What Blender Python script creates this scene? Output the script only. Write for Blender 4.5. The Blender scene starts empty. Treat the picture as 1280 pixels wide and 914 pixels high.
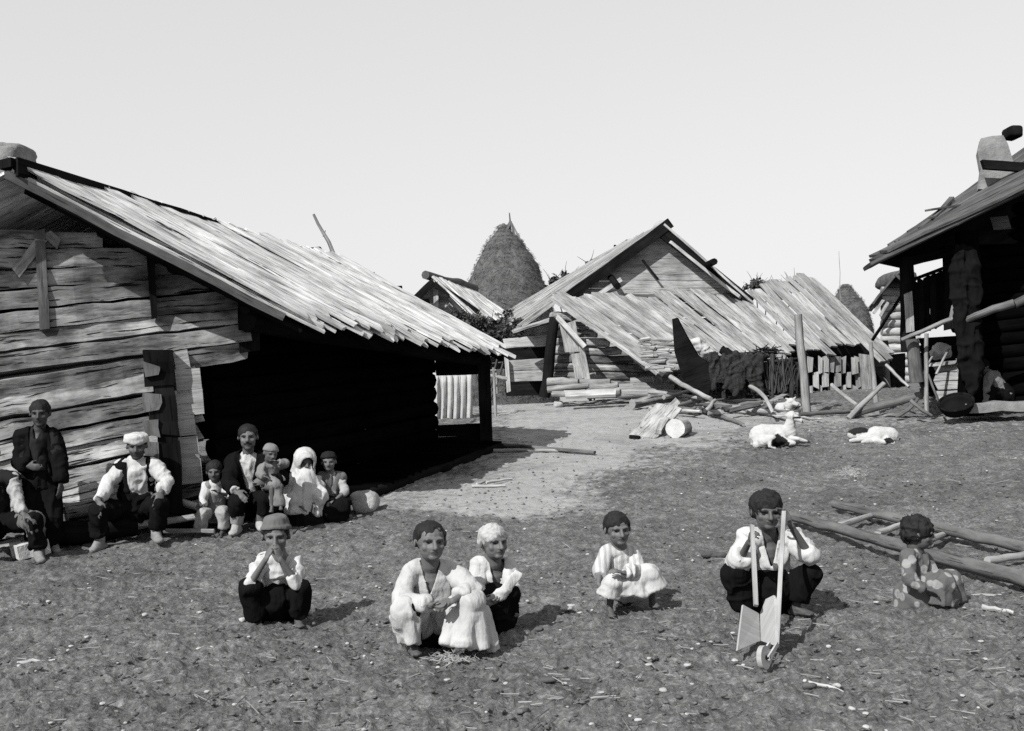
import bpy, bmesh, math, random
import numpy as np
from mathutils import Vector, Matrix

random.seed(7)
RNG = np.random.default_rng(11)
SC = bpy.context.scene
COL = SC.collection

# ------------------------------------------------------------------ camera
FPX, CX, CY, CAMH = 1372.0, 640.0, 495.0, 1.33
ROLL = math.radians(2.5)
CR = Vector((math.cos(ROLL), 0, -math.sin(ROLL)))
CU = Vector((math.sin(ROLL), 0, math.cos(ROLL)))
CF = Vector((0, 1, 0))
CP = Vector((0, 0, CAMH))
cd = bpy.data.cameras.new('camera')
cd.sensor_width = 36.0
cd.lens = 36.0 * FPX / 1280.0
cd.shift_y = (CY - 457.0) / 1280.0
cd.clip_start, cd.clip_end = 0.1, 2000
cam = bpy.data.objects.new('camera', cd)
COL.objects.link(cam)
mw = Matrix.Identity(4)
for i in range(3):
    mw[i][0] = CR[i]; mw[i][1] = CU[i]; mw[i][2] = -CF[i]; mw[i][3] = CP[i]
cam.matrix_world = mw
SC.camera = cam

# ------------------------------------------------------------------ light
SUN_EL, SUN_ROT = math.radians(41), math.radians(216)
w = bpy.data.worlds.new('World'); SC.world = w; w.use_nodes = True
nt = w.node_tree; nt.nodes.clear()
sky = nt.nodes.new('ShaderNodeTexSky'); sky.sky_type = 'NISHITA'; sky.sun_disc = False
sky.sun_elevation = SUN_EL; sky.sun_rotation = SUN_ROT
sky.air_density = 1.0; sky.dust_density = 0.8; sky.ozone_density = 1.0
sep = nt.nodes.new('ShaderNodeSeparateColor')          # a blue-sensitive glass plate: the sky's blue light only
pw = nt.nodes.new('ShaderNodeMath'); pw.operation = 'POWER'; pw.inputs[1].default_value = 0.3
bg = nt.nodes.new('ShaderNodeBackground'); bg.inputs[1].default_value = 0.15
wo = nt.nodes.new('ShaderNodeOutputWorld')
nt.links.new(sky.outputs[0], sep.inputs[0]); nt.links.new(sep.outputs[2], pw.inputs[0])
ml = nt.nodes.new('ShaderNodeMath'); ml.operation = 'MULTIPLY'; ml.inputs[1].default_value = 2.28
nt.links.new(pw.outputs[0], ml.inputs[0]); nt.links.new(ml.outputs[0], bg.inputs[0])
nt.links.new(bg.outputs[0], wo.inputs[0])
sd = bpy.data.lights.new('sun', 'SUN'); sd.energy = 4.9; sd.angle = math.radians(0.5); sd.color = (1.0, 0.995, 0.985)
sun = bpy.data.objects.new('sun', sd); COL.objects.link(sun)
tow = Vector((math.sin(SUN_ROT) * math.cos(SUN_EL), math.cos(SUN_ROT) * math.cos(SUN_EL), math.sin(SUN_EL)))
sun.rotation_euler = tow.to_track_quat('Z', 'Y').to_euler()
sun.location = tow * 60
SC.view_settings.view_transform = 'Standard'; SC.view_settings.look = 'None'
SC.view_settings.exposure = 0.5; SC.view_settings.gamma = 1.0
SC.view_settings.use_curve_mapping = False
SC.cycles.use_denoising = False
SC.cycles.max_bounces = 6

# ------------------------------------------------------------------ numeric helpers
def vnoise(P, seed=0):
    P = np.asarray(P, float)
    I = np.floor(P).astype(np.int64); F = P - I
    F = F * F * (3 - 2 * F)
    def h(a):
        n = (a[:, 0] * 374761393 + a[:, 1] * 668265263 + a[:, 2] * 2147483647 + seed * 974634) & 0xffffffff
        n = ((n ^ (n >> 13)) * 1274126177) & 0xffffffff
        n = ((n ^ (n >> 16)) * 2246822519) & 0xffffffff
        return ((n ^ (n >> 15)) & 0xffff) / 65535.0
    out = np.zeros(len(P))
    for dx in (0, 1):
        for dy in (0, 1):
            for dz in (0, 1):
                wgt = (F[:, 0] if dx else 1 - F[:, 0]) * (F[:, 1] if dy else 1 - F[:, 1]) * (F[:, 2] if dz else 1 - F[:, 2])
                out += wgt * h(I + np.array([dx, dy, dz]))
    return out * 2 - 1

def fbm(P, oct=4, seed=0, gain=0.5):
    P = np.asarray(P, float); o = np.zeros(len(P)); a = 1.0; s = 0
    for k in range(oct):
        o += a * vnoise(P * 2.0 ** k + 17.3 * k, seed + k); s += a; a *= gain
    return o / s

def ground_np(x, y):
    x = np.asarray(x, float); y = np.asarray(y, float)
    t = np.clip(y, -50, 21.5)
    z = 0.09 * (np.logaddexp(0, (t - 8.3) * 1.6) / 1.6)
    z = z - 0.10 * np.logaddexp(0, (y - 24.0) * 0.7) / 0.7 * np.exp(-np.clip(y - 24, 0, 400) / 60.0)
    P = np.stack([x * 0.33, y * 0.33, np.zeros_like(x)], 1)
    z = z + 0.035 * vnoise(P, 3) * np.clip((y - 2) / 6, 0, 1)
    return z

def gz(x, y):
    return float(ground_np([x], [y])[0])

def at(px, py, d):
    return CP + (CF + CR * ((px - CX) / FPX) - CU * ((py - CY) / FPX)) * d

def depth_at(px, py):
    """distance at which the sight line through a point meets the terrain"""
    d0 = 2.0
    ds = np.linspace(2.0, 45.0, 1400)
    v = CF + CR * ((px - CX) / FPX) - CU * ((py - CY) / FPX)
    zz = CP.z + v.z * ds - ground_np(v.x * ds, v.y * ds)
    k = np.argmax(zz < 0) if (zz < 0).any() else len(ds) - 1
    return float(ds[k])

def on_ground(px, py):
    return at(px, py, depth_at(px, py))

# ------------------------------------------------------------------ scene tree helpers
def tag(o, label=None, cat=None, group=None, kind=None):
    if label: o['label'] = label
    if cat: o['category'] = cat
    if group: o['group'] = group
    if kind: o['kind'] = kind
    return o

def empty(name, loc, label=None, cat=None, group=None):
    o = bpy.data.objects.new(name, None); COL.objects.link(o)
    o.location = loc; o.empty_display_size = 0.2
    return tag(o, label, cat, group)

def link(name, me, mats, parent=None, loc=None):
    """mesh given in world coordinates; origin moved to the parent's origin, or to loc"""
    o = bpy.data.objects.new(name, me); COL.objects.link(o)
    for m in (mats if isinstance(mats, (list, tuple)) else [mats]):
        me.materials.append(m)
    org = Vector(loc) if loc is not None else Vector((0, 0, 0))
    if parent is not None:
        p = parent; org = Vector((0, 0, 0))
        while p is not None:
            org = org + p.location; p = p.parent
        o.parent = parent
    else:
        o.location = org
    if org.length > 0:
        me.transform(Matrix.Translation(-org))
    return o

class MB:
    """collects solid pieces into one mesh"""
    def __init__(s):
        s.v = []; s.f = []; s.uv = []; s.m = []; s.sm = []
    def add(s, verts, faces, uvs=None, mat=0, smooth=False):
        n = len(s.v); s.v += [tuple(p) for p in verts]
        for i, f in enumerate(faces):
            s.f.append([n + k for k in f])
            s.uv.append(uvs[i] if uvs else [(0, 0)] * len(f))
            s.m.append(mat[i] if isinstance(mat, list) else mat); s.sm.append(smooth)
    def plank(s, a, b, w, t, up=(0, 0, 1), seg=3, wob=0.006, wob_w=0.06, mat=0, ragged=0.03, w1=None, end_mat=None):
        a = Vector(a); b = Vector(b); d = (b - a); L = d.length; d.normalize(); up = Vector(up)
        ac = d.cross(up)
        if ac.length < 1e-4: ac = d.cross(Vector((1, 0, 0.1)))
        ac.normalize(); up = ac.cross(d).normalized()
        w1 = w if w1 is None else w1
        u0, v0 = random.random() * 50, random.random() * 50
        V = []; 
        r1, r2 = random.uniform(-ragged, ragged), random.uniform(-ragged, ragged)
        for i in range(seg + 1):
            f = i / seg
            c = a + (b - a) * f + up * random.uniform(-wob, wob)
            ww = (w + (w1 - w) * f) * 0.5
            l = ww * (1 + random.uniform(-wob_w, wob_w)); r = ww * (1 + random.uniform(-wob_w, wob_w))
            ex = ey = Vector((0, 0, 0))
            if i == 0: ex = d * r1; ey = -d * r1
            if i == seg: ex = d * r2; ey = -d * r2
            V += [c - ac * l + up * t / 2 + ex, c + ac * r + up * t / 2 + ey, c + ac * r - up * t / 2 + ey, c - ac * l - up * t / 2 + ex]
        F = []; U = []; M = []
        vs = [0, w, w + t, 2 * w + t, 2 * w + 2 * t]
        for i in range(seg):
            for k in range(4):
                F.append([i * 4 + k, i * 4 + (k + 1) % 4, i * 4 + 4 + (k + 1) % 4, i * 4 + 4 + k])
                ua, ub = u0 + L * i / seg, u0 + L * (i + 1) / seg
                U.append([(ua, v0 + vs[k]), (ua, v0 + vs[k + 1]), (ub, v0 + vs[k + 1]), (ub, v0 + vs[k])]); M.append(mat)
        em = mat if end_mat is None else end_mat
        F.append([3, 2, 1, 0]); U.append([(u0, v0), (u0 + .02, v0 + w), (u0 + .04, v0 + w), (u0 + .04, v0)]); M.append(em)
        e = seg * 4
        F.append([e, e + 1, e + 2, e + 3]); U.append([(u0, v0), (u0 + .02, v0 + w), (u0 + .04, v0 + w), (u0 + .04, v0)]); M.append(em)
        s.add(V, F, U, M)
    def log(s, a, b, r0, r1=None, n=10, seg=6, wob=0.012, rw=0.08, mat=0, cap=0, flat=1.0, up=(0, 0, 1), bend=0.0):
        a = Vector(a); b = Vector(b); d = b - a; L = d.length; d.normalize(); r1 = r0 if r1 is None else r1
        up = Vector(up); x = d.cross(up)
        if x.length < 1e-3: x = d.cross(Vector((1, 0.2, 0)))
        x.normalize(); y = x.cross(d).normalized()
        u0, v0 = random.random() * 50, random.random() * 50
        V = []; ph = [1 + random.uniform(-rw, rw) for _ in range(n)]
        bx, by = random.uniform(-bend, bend), random.uniform(-bend, bend)
        for i in range(seg + 1):
            f = i / seg; r = r0 + (r1 - r0) * f
            bow = 4 * f * (1 - f)
            c = a + (b - a) * f + x * (random.uniform(-wob, wob) + bx * bow) + y * (random.uniform(-wob, wob) + by * bow)
            for k in range(n):
                t = 2 * math.pi * k / n; rr = r * ph[k] * (1 + random.uniform(-rw, rw) * 0.4)
                V.append(c + x * math.cos(t) * rr * flat + y * math.sin(t) * rr)
        F = []; U = []; M = []
        for i in range(seg):
            for k in range(n):
                k2 = (k + 1) % n
                F.append([i * n + k, i * n + n + k, i * n + n + k2, i * n + k2])
                ua, ub = u0 + L * i / seg, u0 + L * (i + 1) / seg
                va, vb = v0 + 2 * math.pi * r0 * k / n, v0 + 2 * math.pi * r0 * (k + 1) / n
                U.append([(ua, va), (ub, va), (ub, vb), (ua, vb)]); M.append(mat)
        s.add(V, F, U, M, smooth=True)
        for e, rev in ((0, False), (seg * n, True)):
            ring = [V[e + k] for k in range(n)]; idx = list(range(n))
            if rev: idx = idx[::-1]
            uu = [(u0 + 0.3 * math.cos(2 * math.pi * k / n) * r0, v0 + 0.3 * math.sin(2 * math.pi * k / n) * r0) for k in idx]
            s.add(ring, [idx], [uu], cap)
    def prism(s, pts, ext, mat=0):
        """closed outline pts extruded by the vector ext"""
        n = len(pts); ext = Vector(ext); P = [Vector(p) for p in pts]
        u0 = random.random() * 40
        V = P + [p + ext for p in P]
        F = [list(range(n))[::-1], list(range(n, 2 * n))]
        e1 = (P[1] - P[0]).normalized(); nn = ext.normalized(); e2 = nn.cross(e1)
        uv = [(u0 + (p - P[0]).dot(e1), (p - P[0]).dot(e2)) for p in P]
        U = [uv[::-1], uv]
        for k in range(n):
            k2 = (k + 1) % n; F.append([k, k2, n + k2, n + k]); U.append([uv[k], uv[k2], (uv[k2][0], uv[k2][1] + .05), (uv[k][0], uv[k][1] + .05)])
        s.add(V, F, U, mat)
    def rock(s, c, r, seed=0, mat=0, sub=3, box=.8):
        bm = bmesh.new(); bmesh.ops.create_icosphere(bm, subdivisions=sub, radius=1)
        P = np.array([v.co[:] for v in bm.verts])
        nn = 1 + 0.28 * fbm(P * 1.1 + seed * 5.1, 3, seed) 
        q = np.sign(P) * np.abs(P) ** box
        V = q * nn[:, None] * np.array(r) + np.array(c)
        s.add(V.tolist(), [[v.index for v in f.verts] for f in bm.faces], None, mat, smooth=True); bm.free()
    def mesh(s, name):
        me = bpy.data.meshes.new(name); me.from_pydata(s.v, [], s.f)
        uvl = me.uv_layers.new(name='UVMap')
        flat = [c for f in s.uv for p in f for c in p]
        uvl.data.foreach_set('uv', flat)
        me.polygons.foreach_set('material_index', s.m); me.polygons.foreach_set('use_smooth', s.sm)
        me.update()
        bm = bmesh.new(); bm.from_mesh(me); bmesh.ops.recalc_face_normals(bm, faces=bm.faces); bm.to_mesh(me); bm.free()
        return me
    def build(s, name, mats, parent=None, loc=None):
        if parent is None and loc is None:
            A = np.array(s.v); loc = (A[:, 0].mean(), A[:, 1].mean(), A[:, 2].min())
        return link(name, s.mesh(name), mats, parent, loc)

# ------------------------------------------------------------------ materials (a black-and-white plate: all greys)
def newmat(name):
    m = bpy.data.materials.new(name); m.use_nodes = True
    n = m.node_tree.nodes; n.clear()
    out = n.new('ShaderNodeOutputMaterial'); p = n.new('ShaderNodeBsdfPrincipled')
    m.node_tree.links.new(p.outputs[0], out.inputs[0])
    p.inputs['Specular IOR Level'].default_value = 0.15; p.inputs['Roughness'].default_value = 0.9
    return m, n, m.node_tree.links, p
def ramp(n, stops):
    r = n.new('ShaderNodeValToRGB'); e = r.color_ramp.elements
    while len(e) < len(stops): e.new(0.5)
    for k, (pos, c) in enumerate(stops):
        e[k].position = pos; e[k].color = (c, c, c, 1)
    return r
def noise(n, l, vec, scale, detail=4, rough=0.55):
    t = n.new('ShaderNodeTexNoise'); t.inputs['Scale'].default_value = scale; t.inputs['Detail'].default_value = detail
    t.inputs['Roughness'].default_value = rough
    if vec is not None: l.new(vec, t.inputs['Vector'])
    return t
def mapping(n, l, vec, sc):
    m = n.new('ShaderNodeMapping'); m.inputs['Scale'].default_value = sc; l.new(vec, m.inputs['Vector']); return m
def math_(n, l, op, a, b):
    t = n.new('ShaderNodeMath'); t.operation = op
    for i, x in enumerate((a, b)):
        if x is None: continue
        if isinstance(x, (int, float)): t.inputs[i].default_value = x
        else: l.new(x, t.inputs[i])
    return t.outputs[0]
def bump(n, l, p, h, strength, dist):
    b = n.new('ShaderNodeBump'); b.inputs['Strength'].default_value = strength; b.inputs['Distance'].default_value = dist
    l.new(h, b.inputs['Height']); l.new(b.outputs[0], p.inputs['Normal'])

def wood(name, base, var=0.35, crack=0.6, grain=26, stain=0.45, bmp=0.5):
    m, n, l, p = newmat(name)
    if base < .05: p.inputs['Specular IOR Level'].default_value = 0.0
    uv = n.new('ShaderNodeUVMap'); tc = n.new('ShaderNodeTexCoord'); geo = n.new('ShaderNodeNewGeometry')
    g1 = noise(n, l, mapping(n, l, uv.outputs[0], (2.4, grain, 1)).outputs[0], 1.0, 6, 0.6)
    g2 = noise(n, l, mapping(n, l, uv.outputs[0], (1.9, grain * 2.2, 1)).outputs[0], 1.0, 4, 0.62)
    r1 = ramp(n, [(0.28, 1 - crack * .8), (0.5, 0.95), (0.75, 1.15)]); l.new(g1.outputs[0], r1.inputs[0])
    r2 = ramp(n, [(0.365, 1 - crack), (0.40, 1.0)]); l.new(g2.outputs[0], r2.inputs[0])
    st = noise(n, l, tc.outputs['Object'], 1.7, 5, 0.65)
    r3 = ramp(n, [(0.3, 1 - stain), (0.62, 1.1)]); l.new(st.outputs[0], r3.inputs[0])
    isl = math_(n, l, 'MULTIPLY_ADD', geo.outputs['Random Per Island'], 2 * var); 
    isl.node.inputs[2].default_value = 1 - var
    pt_ = noise(n, l, mapping(n, l, uv.outputs[0], (1.1, 5.0, 1)).outputs[0], 1.0, 5, 0.7)
    r4 = ramp(n, [(0.34, 1 - stain), (0.56, 1.05)]); l.new(pt_.outputs[0], r4.inputs[0])
    x = math_(n, l, 'MULTIPLY', r1.outputs[0], r2.outputs[0]); x = math_(n, l, 'MULTIPLY', x, r4.outputs[0])
    x = math_(n, l, 'MULTIPLY', x, r3.outputs[0]); x = math_(n, l, 'MULTIPLY', x, isl)
    x = math_(n, l, 'MULTIPLY', x, base); x = math_(n, l, 'MINIMUM', x, 0.82)
    l.new(x, p.inputs['Base Color'])
    h = math_(n, l, 'ADD', g1.outputs[0], r2.outputs[0])
    bump(n, l, p, h, bmp, 0.012)
    return m

def plain(name, base, var=0.25, scale=9.0, bmp=0.3, dist=0.01, tint=False, rough=0.9, sheen=0.0, spec=0.15):
    m, n, l, p = newmat(name)
    tc = n.new('ShaderNodeTexCoord')
    t = noise(n, l, tc.outputs['Object'], scale, 6, 0.6); t2 = noise(n, l, tc.outputs['Object'], scale * 7, 3, 0.6)
    r = ramp(n, [(0.25, 1 - var), (0.75, 1 + var)]); r.color_ramp.elements[1].color = (1 + var,) * 3 + (1,)
    l.new(t.outputs[0], r.inputs[0])
    x = math_(n, l, 'MULTIPLY', r.outputs[0], base)
    if tint:
        a = n.new('ShaderNodeAttribute'); a.attribute_name = 'tint'
        x = math_(n, l, 'MULTIPLY', x, a.outputs['Fac'])
    l.new(x, p.inputs['Base Color']); p.inputs['Roughness'].default_value = rough
    p.inputs['Specular IOR Level'].default_value = spec
    if sheen: p.inputs['Sheen Weight'].default_value = sheen
    h = math_(n, l, 'ADD', t.outputs[0], math_(n, l, 'MULTIPLY', t2.outputs[0], 0.35))
    bump(n, l, p, h, bmp, dist)
    return m

def cloth(name, base, var=0.30, stripe=0.0):
    m, n, l, p = newmat(name)
    tc = n.new('ShaderNodeTexCoord')
    t = noise(n, l, tc.outputs['Object'], 7, 4, 0.55); t2 = noise(n, l, tc.outputs['Object'], 26, 3, 0.6)
    wv = noise(n, l, mapping(n, l, tc.outputs['Object'], (14, 14, 5)).outputs[0], 1.0, 3, 0.5)
    r = ramp(n, [(0.25, 1 - var), (0.75, 1.0)]); l.new(t.outputs[0], r.inputs[0])
    x = math_(n, l, 'MULTIPLY', r.outputs[0], base)
    if stripe:
        w_ = n.new('ShaderNodeTexWave'); w_.inputs['Scale'].default_value = stripe; w_.bands_direction = 'X'
        l.new(tc.outputs['Object'], w_.inputs['Vector'])
        rr = ramp(n, [(0.3, 0.72), (0.6, 1.0)]); l.new(w_.outputs[1], rr.inputs[0]); x = math_(n, l, 'MULTIPLY', x, rr.outputs[0])
    l.new(x, p.inputs['Base Color']); p.inputs['Roughness'].default_value = 0.95
    p.inputs['Specular IOR Level'].default_value = 0.05 if base > .03 else 0.0; p.inputs['Sheen Weight'].default_value = 0.05 if base > .03 else 0.0
    h = math_(n, l, 'ADD', wv.outputs[0], math_(n, l, 'MULTIPLY', t2.outputs[0], 0.15))
    bump(n, l, p, h, 0.7, 0.03)
    return m

def dotted(name, base, dot):
    m, n, l, p = newmat(name)
    tc = n.new('ShaderNodeTexCoord')
    v = n.new('ShaderNodeTexVoronoi'); v.inputs['Scale'].default_value = 15; l.new(tc.outputs['Object'], v.inputs['Vector'])
    v.inputs['Randomness'].default_value = 0.75
    r = ramp(n, [(0.36, dot), (0.44, base)]); l.new(v.outputs['Distance'], r.inputs[0]); l.new(r.outputs[0], p.inputs['Base Color'])
    t = noise(n, l, tc.outputs['Object'], 14, 4, 0.6); bump(n, l, p, t.outputs[0], 0.5, 0.02)
    return m

M = {}
M['roof_pale'] = wood('pale weathered roof boards', 0.60, 0.20, 0.95, 15, 0.38)
M['roof_grey'] = wood('grey weathered roof boards', 0.31, 0.28, 0.8, 20, 0.35)
M['roof_dark'] = wood('dark roof boards', 0.085, 0.35, 0.6, 20)
M['board'] = wood('weathered boards', 0.30, 0.25, 0.6, 24, 0.35)
M['board_pale'] = wood('pale boards', 0.36, 0.2, 0.5, 24, 0.3)
M['log'] = wood('hewn logs', 0.33, 0.42, 0.95, 12, 0.75, 1.0)
M['log_shade'] = wood('logs blackened as shade', 0.003, 0.3, 0.5, 14, 0.4)  # albedo near black paints in the deep shade of porch and right house
M['timber_dark'] = wood('dark timber', 0.011, 0.3, 0.5, 18, 0.4)  # dark wood, blackened further to carry shade in its colour
M['timber'] = wood('old timber', 0.12, 0.3, 0.6, 18, 0.4)
M['pole'] = wood('barkless poles', 0.25, 0.25, 0.5, 26, 0.35)
M['endgrain'] = wood('sawn end grain', 0.30, 0.15, 0.5, 40, 0.3)
M['endgrain_dark'] = wood('weathered end grain', 0.08, 0.15, 0.6, 40, 0.4)
M['firewood'] = wood('split firewood', 0.25, 0.4, 0.6, 24, 0.4)
M['stone'] = plain('field stone', 0.30, 0.3, 6, 0.8, 0.03)
M['stone_grey'] = plain('chimney stone', 0.16, 0.4, 5, 0.9, 0.03)
M['stone_pale'] = plain('pale field stone', 0.42, 0.2, 6, 0.6, 0.03)
M['chimney_slab'] = plain('grey slab', 0.2, 0.4, 4, 0.8, 0.03)
M['hay'] = plain('stacked hay', 0.075, 0.6, 5, 1.0, 0.06)
M['hay_strand'] = plain('loose hay', 0.085, 0.6, 3, 0.2)
M['bark'] = plain('bark', 0.06, 0.4, 9, 0.8)
M['leaf'] = plain('leaves', 0.055, 0.5, 2.5, 0.2)
M['wattle'] = wood('dark wattle', 0.045, 0.5, 0.7, 30, 0.4)
M['skin'] = plain('skin', 0.09, 0.10, 8, 0.15, 0.004, tint=True, rough=0.6, spec=0.3)
M['skin_dark'] = plain('tanned skin', 0.065, 0.10, 8, 0.15, 0.004, tint=True, rough=0.6, spec=0.3)
M['skin_deep'] = plain('dark tanned skin', 0.040, 0.10, 8, 0.15, 0.004, tint=True, rough=0.6, spec=0.3)
M['hair'] = plain('dark hair', 0.012, 0.4, 40, 0.8, 0.006, rough=0.7)
M['hair_fair'] = plain('fair hair', 0.30, 0.4, 40, 0.8, 0.006, rough=0.7)
M['white'] = cloth('white linen', 0.44)
M['cream'] = cloth('unbleached linen', 0.39)
M['stripe'] = cloth('striped linen', 0.43, 0.1, 9)
M['black'] = cloth('black wool', 0.008)
M['black_rough'] = plain('dark ragged felt', 0.022, .8, 16, 1.0, .03)
M['darkgrey'] = cloth('dark grey wool', 0.020)
M['grey'] = cloth('grey wool', 0.11)
M['midgrey'] = cloth('worn grey cotton', 0.17)
M['palegrey'] = cloth('pale grey cotton', 0.30)
M['dotted'] = dotted('dotted cotton', 0.08, 0.21)
M['leather'] = plain('worn leather', 0.16, 0.3, 14, 0.3, 0.005)
M['goat'] = plain('goat coat', 0.36, 0.1, 18, 0.6, 0.01, tint=True)
M['iron'] = plain('dark iron', 0.03, 0.3, 12, 0.3, 0.004, rough=0.6)
# ================================================================== GROUND
def px_of(x, y, z):
    q = np.stack([x - CP.x, y - CP.y, z - CP.z], 1)
    d = q @ np.array(CF); d = np.where(d < 0.3, 0.3, d)
    return CX + FPX * (q @ np.array(CR)) / d, CY - FPX * (q @ np.array(CU)) / d

def inpoly(px, py, poly):
    c = np.zeros(len(px), bool); n = len(poly)
    for i in range(n):
        x1, y1 = poly[i]; x2, y2 = poly[(i + 1) % n]
        k = ((y1 > py) != (y2 > py)) & (px < (x2 - x1) * (py - y1) / (y2 - y1 + 1e-9) + x1)
        c ^= k
    return c

def ground():
    ys = [-40, -20, -8, -2, 0, 1.2, 2.0]
    y = 2.5
    while y < 27: ys.append(y); y *= 1.0042
    ys += [28, 30, 33, 37, 42, 50, 60, 80, 110, 160, 240, 400]
    ys = np.array(ys)
    s = np.linspace(-1, 1, 741)
    Wd = 0.62 * np.clip(ys, 2.5, 60) + 0.5
    Y = np.repeat(ys[:, None], len(s), 1)
    X = Wd[:, None] * s[None, :] + 220 * np.sign(s)[None, :] * np.clip((np.abs(s) - .93) / .07, 0, 1)[None, :] ** 3
    x = X.ravel(); y = Y.ravel()
    z = ground_np(x, y)
    px, py = px_of(x, y, z)
    P2 = np.stack([x, y, np.zeros_like(x)], 1)
    jx = fbm(P2 * 1.6, 4, 5) * 34; jy = fbm(P2 * 1.6, 4, 9) * 13
    path = np.zeros(len(px))
    for q in range(14): path += (1 / 14) * inpoly(px + jx + RNG.normal(0, 40), py + jy + RNG.normal(0, 11), [(435, 628), (600, 588), (640, 560), (615, 520), (600, 480), (760, 480), (800, 505), (1015, 505), (1100, 520), (1270, 512), (1300, 524), (1120, 528), (1000, 525), (930, 545),
                                 (850, 560), (775, 580), (728, 605), (740, 622), (800, 634), (700, 645), (560, 634)])  # left outline follows the house shadow, so that shade is painted into the mask
    mask = np.clip(path + 0.0, 0, 1).reshape(X.shape)
    for _ in range(5):                                     # soften the edge of the trodden way
        mm = mask.copy(); mm[1:-1, 1:-1] = (mask[:-2, 1:-1] + mask[2:, 1:-1] + mask[1:-1, :-2] + mask[1:-1, 2:] + 2 * mask[1:-1, 1:-1]) / 6; mask = mm
    mask = mask.ravel()
    near = np.clip((27 - y) / 3, 0, 1) * np.clip((y - 2) / .5, 0, 1)
    rough = 1 - 0.6 * mask
    z = z + near * rough * (0.020 * fbm(P2 * 2.3, 4, 21) + 0.032 * fbm(P2 * 7, 3, 31) + 0.028 * np.clip(fbm(P2 * 20, 2, 41), -.15, 1) + 0.010 * vnoise(P2 * 52, 51) * np.clip((12 - y) / 4, 0, 1))
    ny, nx = X.shape
    idx = np.arange(ny * nx).reshape(ny, nx)
    F = np.stack([idx[:-1, :-1], idx[:-1, 1:], idx[1:, 1:], idx[1:, :-1]], -1).reshape(-1, 4)
    me = bpy.data.meshes.new('ground')
    me.vertices.add(len(x)); me.vertices.foreach_set('co', np.stack([x, y, z], 1).ravel())
    me.loops.add(F.size); me.loops.foreach_set('vertex_index', F.ravel())
    me.polygons.add(len(F)); me.polygons.foreach_set('loop_start', np.arange(len(F)) * 4)
    me.polygons.foreach_set('loop_total', np.full(len(F), 4)); me.polygons.foreach_set('use_smooth', np.ones(len(F), bool))
    me.update(calc_edges=True)
    a = me.attributes.new('path', 'FLOAT', 'POINT'); a.data.foreach_set('value', mask)
    m, n, l, p = newmat('trampled earth')
    tc = n.new('ShaderNodeTexCoord'); at_ = n.new('ShaderNodeAttribute'); at_.attribute_name = 'path'
    o = tc.outputs['Object']
    t1 = noise(n, l, o, 1.1, 6, 0.65); t2 = noise(n, l, o, 9, 5, 0.65); t3 = noise(n, l, o, 42, 4, 0.7)
    t4 = noise(n, l, o, 120, 2, 0.6)
    r1 = ramp(n, [(0.3, 0.72), (0.7, 1.25)]); r1.color_ramp.elements[1].color = (1.25,) * 3 + (1,); l.new(t1.outputs[0], r1.inputs[0])
    r2 = ramp(n, [(0.28, 0.55), (0.72, 1.4)]); r2.color_ramp.elements[1].color = (1.4,) * 3 + (1,); l.new(t2.outputs[0], r2.inputs[0])
    r3 = ramp(n, [(0.28, 0.45), (0.55, 1.0), (0.74, 1.8)]); r3.color_ramp.elements[2].color = (1.9,) * 3 + (1,); l.new(t3.outputs[0], r3.inputs[0])
    x_ = math_(n, l, 'MULTIPLY', math_(n, l, 'MULTIPLY', r1.outputs[0], r2.outputs[0]), r3.outputs[0])
    earth = math_(n, l, 'MULTIPLY', x_, 0.118)
    pr = ramp(n, [(0.25, 0.78), (0.7, 1.1)]); pr.color_ramp.elements[1].color = (1.1,) * 3 + (1,); l.new(t2.outputs[0], pr.inputs[0])
    pr2 = ramp(n, [(0.25, 0.6), (0.5, 1.0)]); l.new(t1.outputs[0], pr2.inputs[0])
    dirt = math_(n, l, 'MULTIPLY', math_(n, l, 'MULTIPLY', pr.outputs[0], pr2.outputs[0]), 0.27)
    k = math_(n, l, 'ADD', at_.outputs['Fac'], math_(n, l, 'MULTIPLY', math_(n, l, 'SUBTRACT', t2.outputs[0], 0.5), 1.6))
    kr = ramp(n, [(0.2, 0), (0.8, 1)]); l.new(k, kr.inputs[0])
    mx = n.new('ShaderNodeMix'); mx.data_type = 'FLOAT'
    l.new(kr.outputs[0], mx.inputs[0]); l.new(earth, mx.inputs[2]); l.new(dirt, mx.inputs[3])
    l.new(mx.outputs[0], p.inputs['Base Color']); p.inputs['Roughness'].default_value = 1.0; p.inputs['Specular IOR Level'].default_value = 0.05
    hb = math_(n, l, 'ADD', math_(n, l, 'MULTIPLY', t2.outputs[0], 1.0), math_(n, l, 'ADD', t3.outputs[0], math_(n, l, 'MULTIPLY', t4.outputs[0], .4)))
    bump(n, l, p, hb, 0.8, 0.02)
    o_ = bpy.data.objects.new('ground', me); COL.objects.link(o_); me.materials.append(m)
    tag(o_, 'trampled earth yard with a paler trodden way', 'ground', kind='structure')
ground()

def lerp(a, b, f): return a + (b - a) * f

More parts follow.
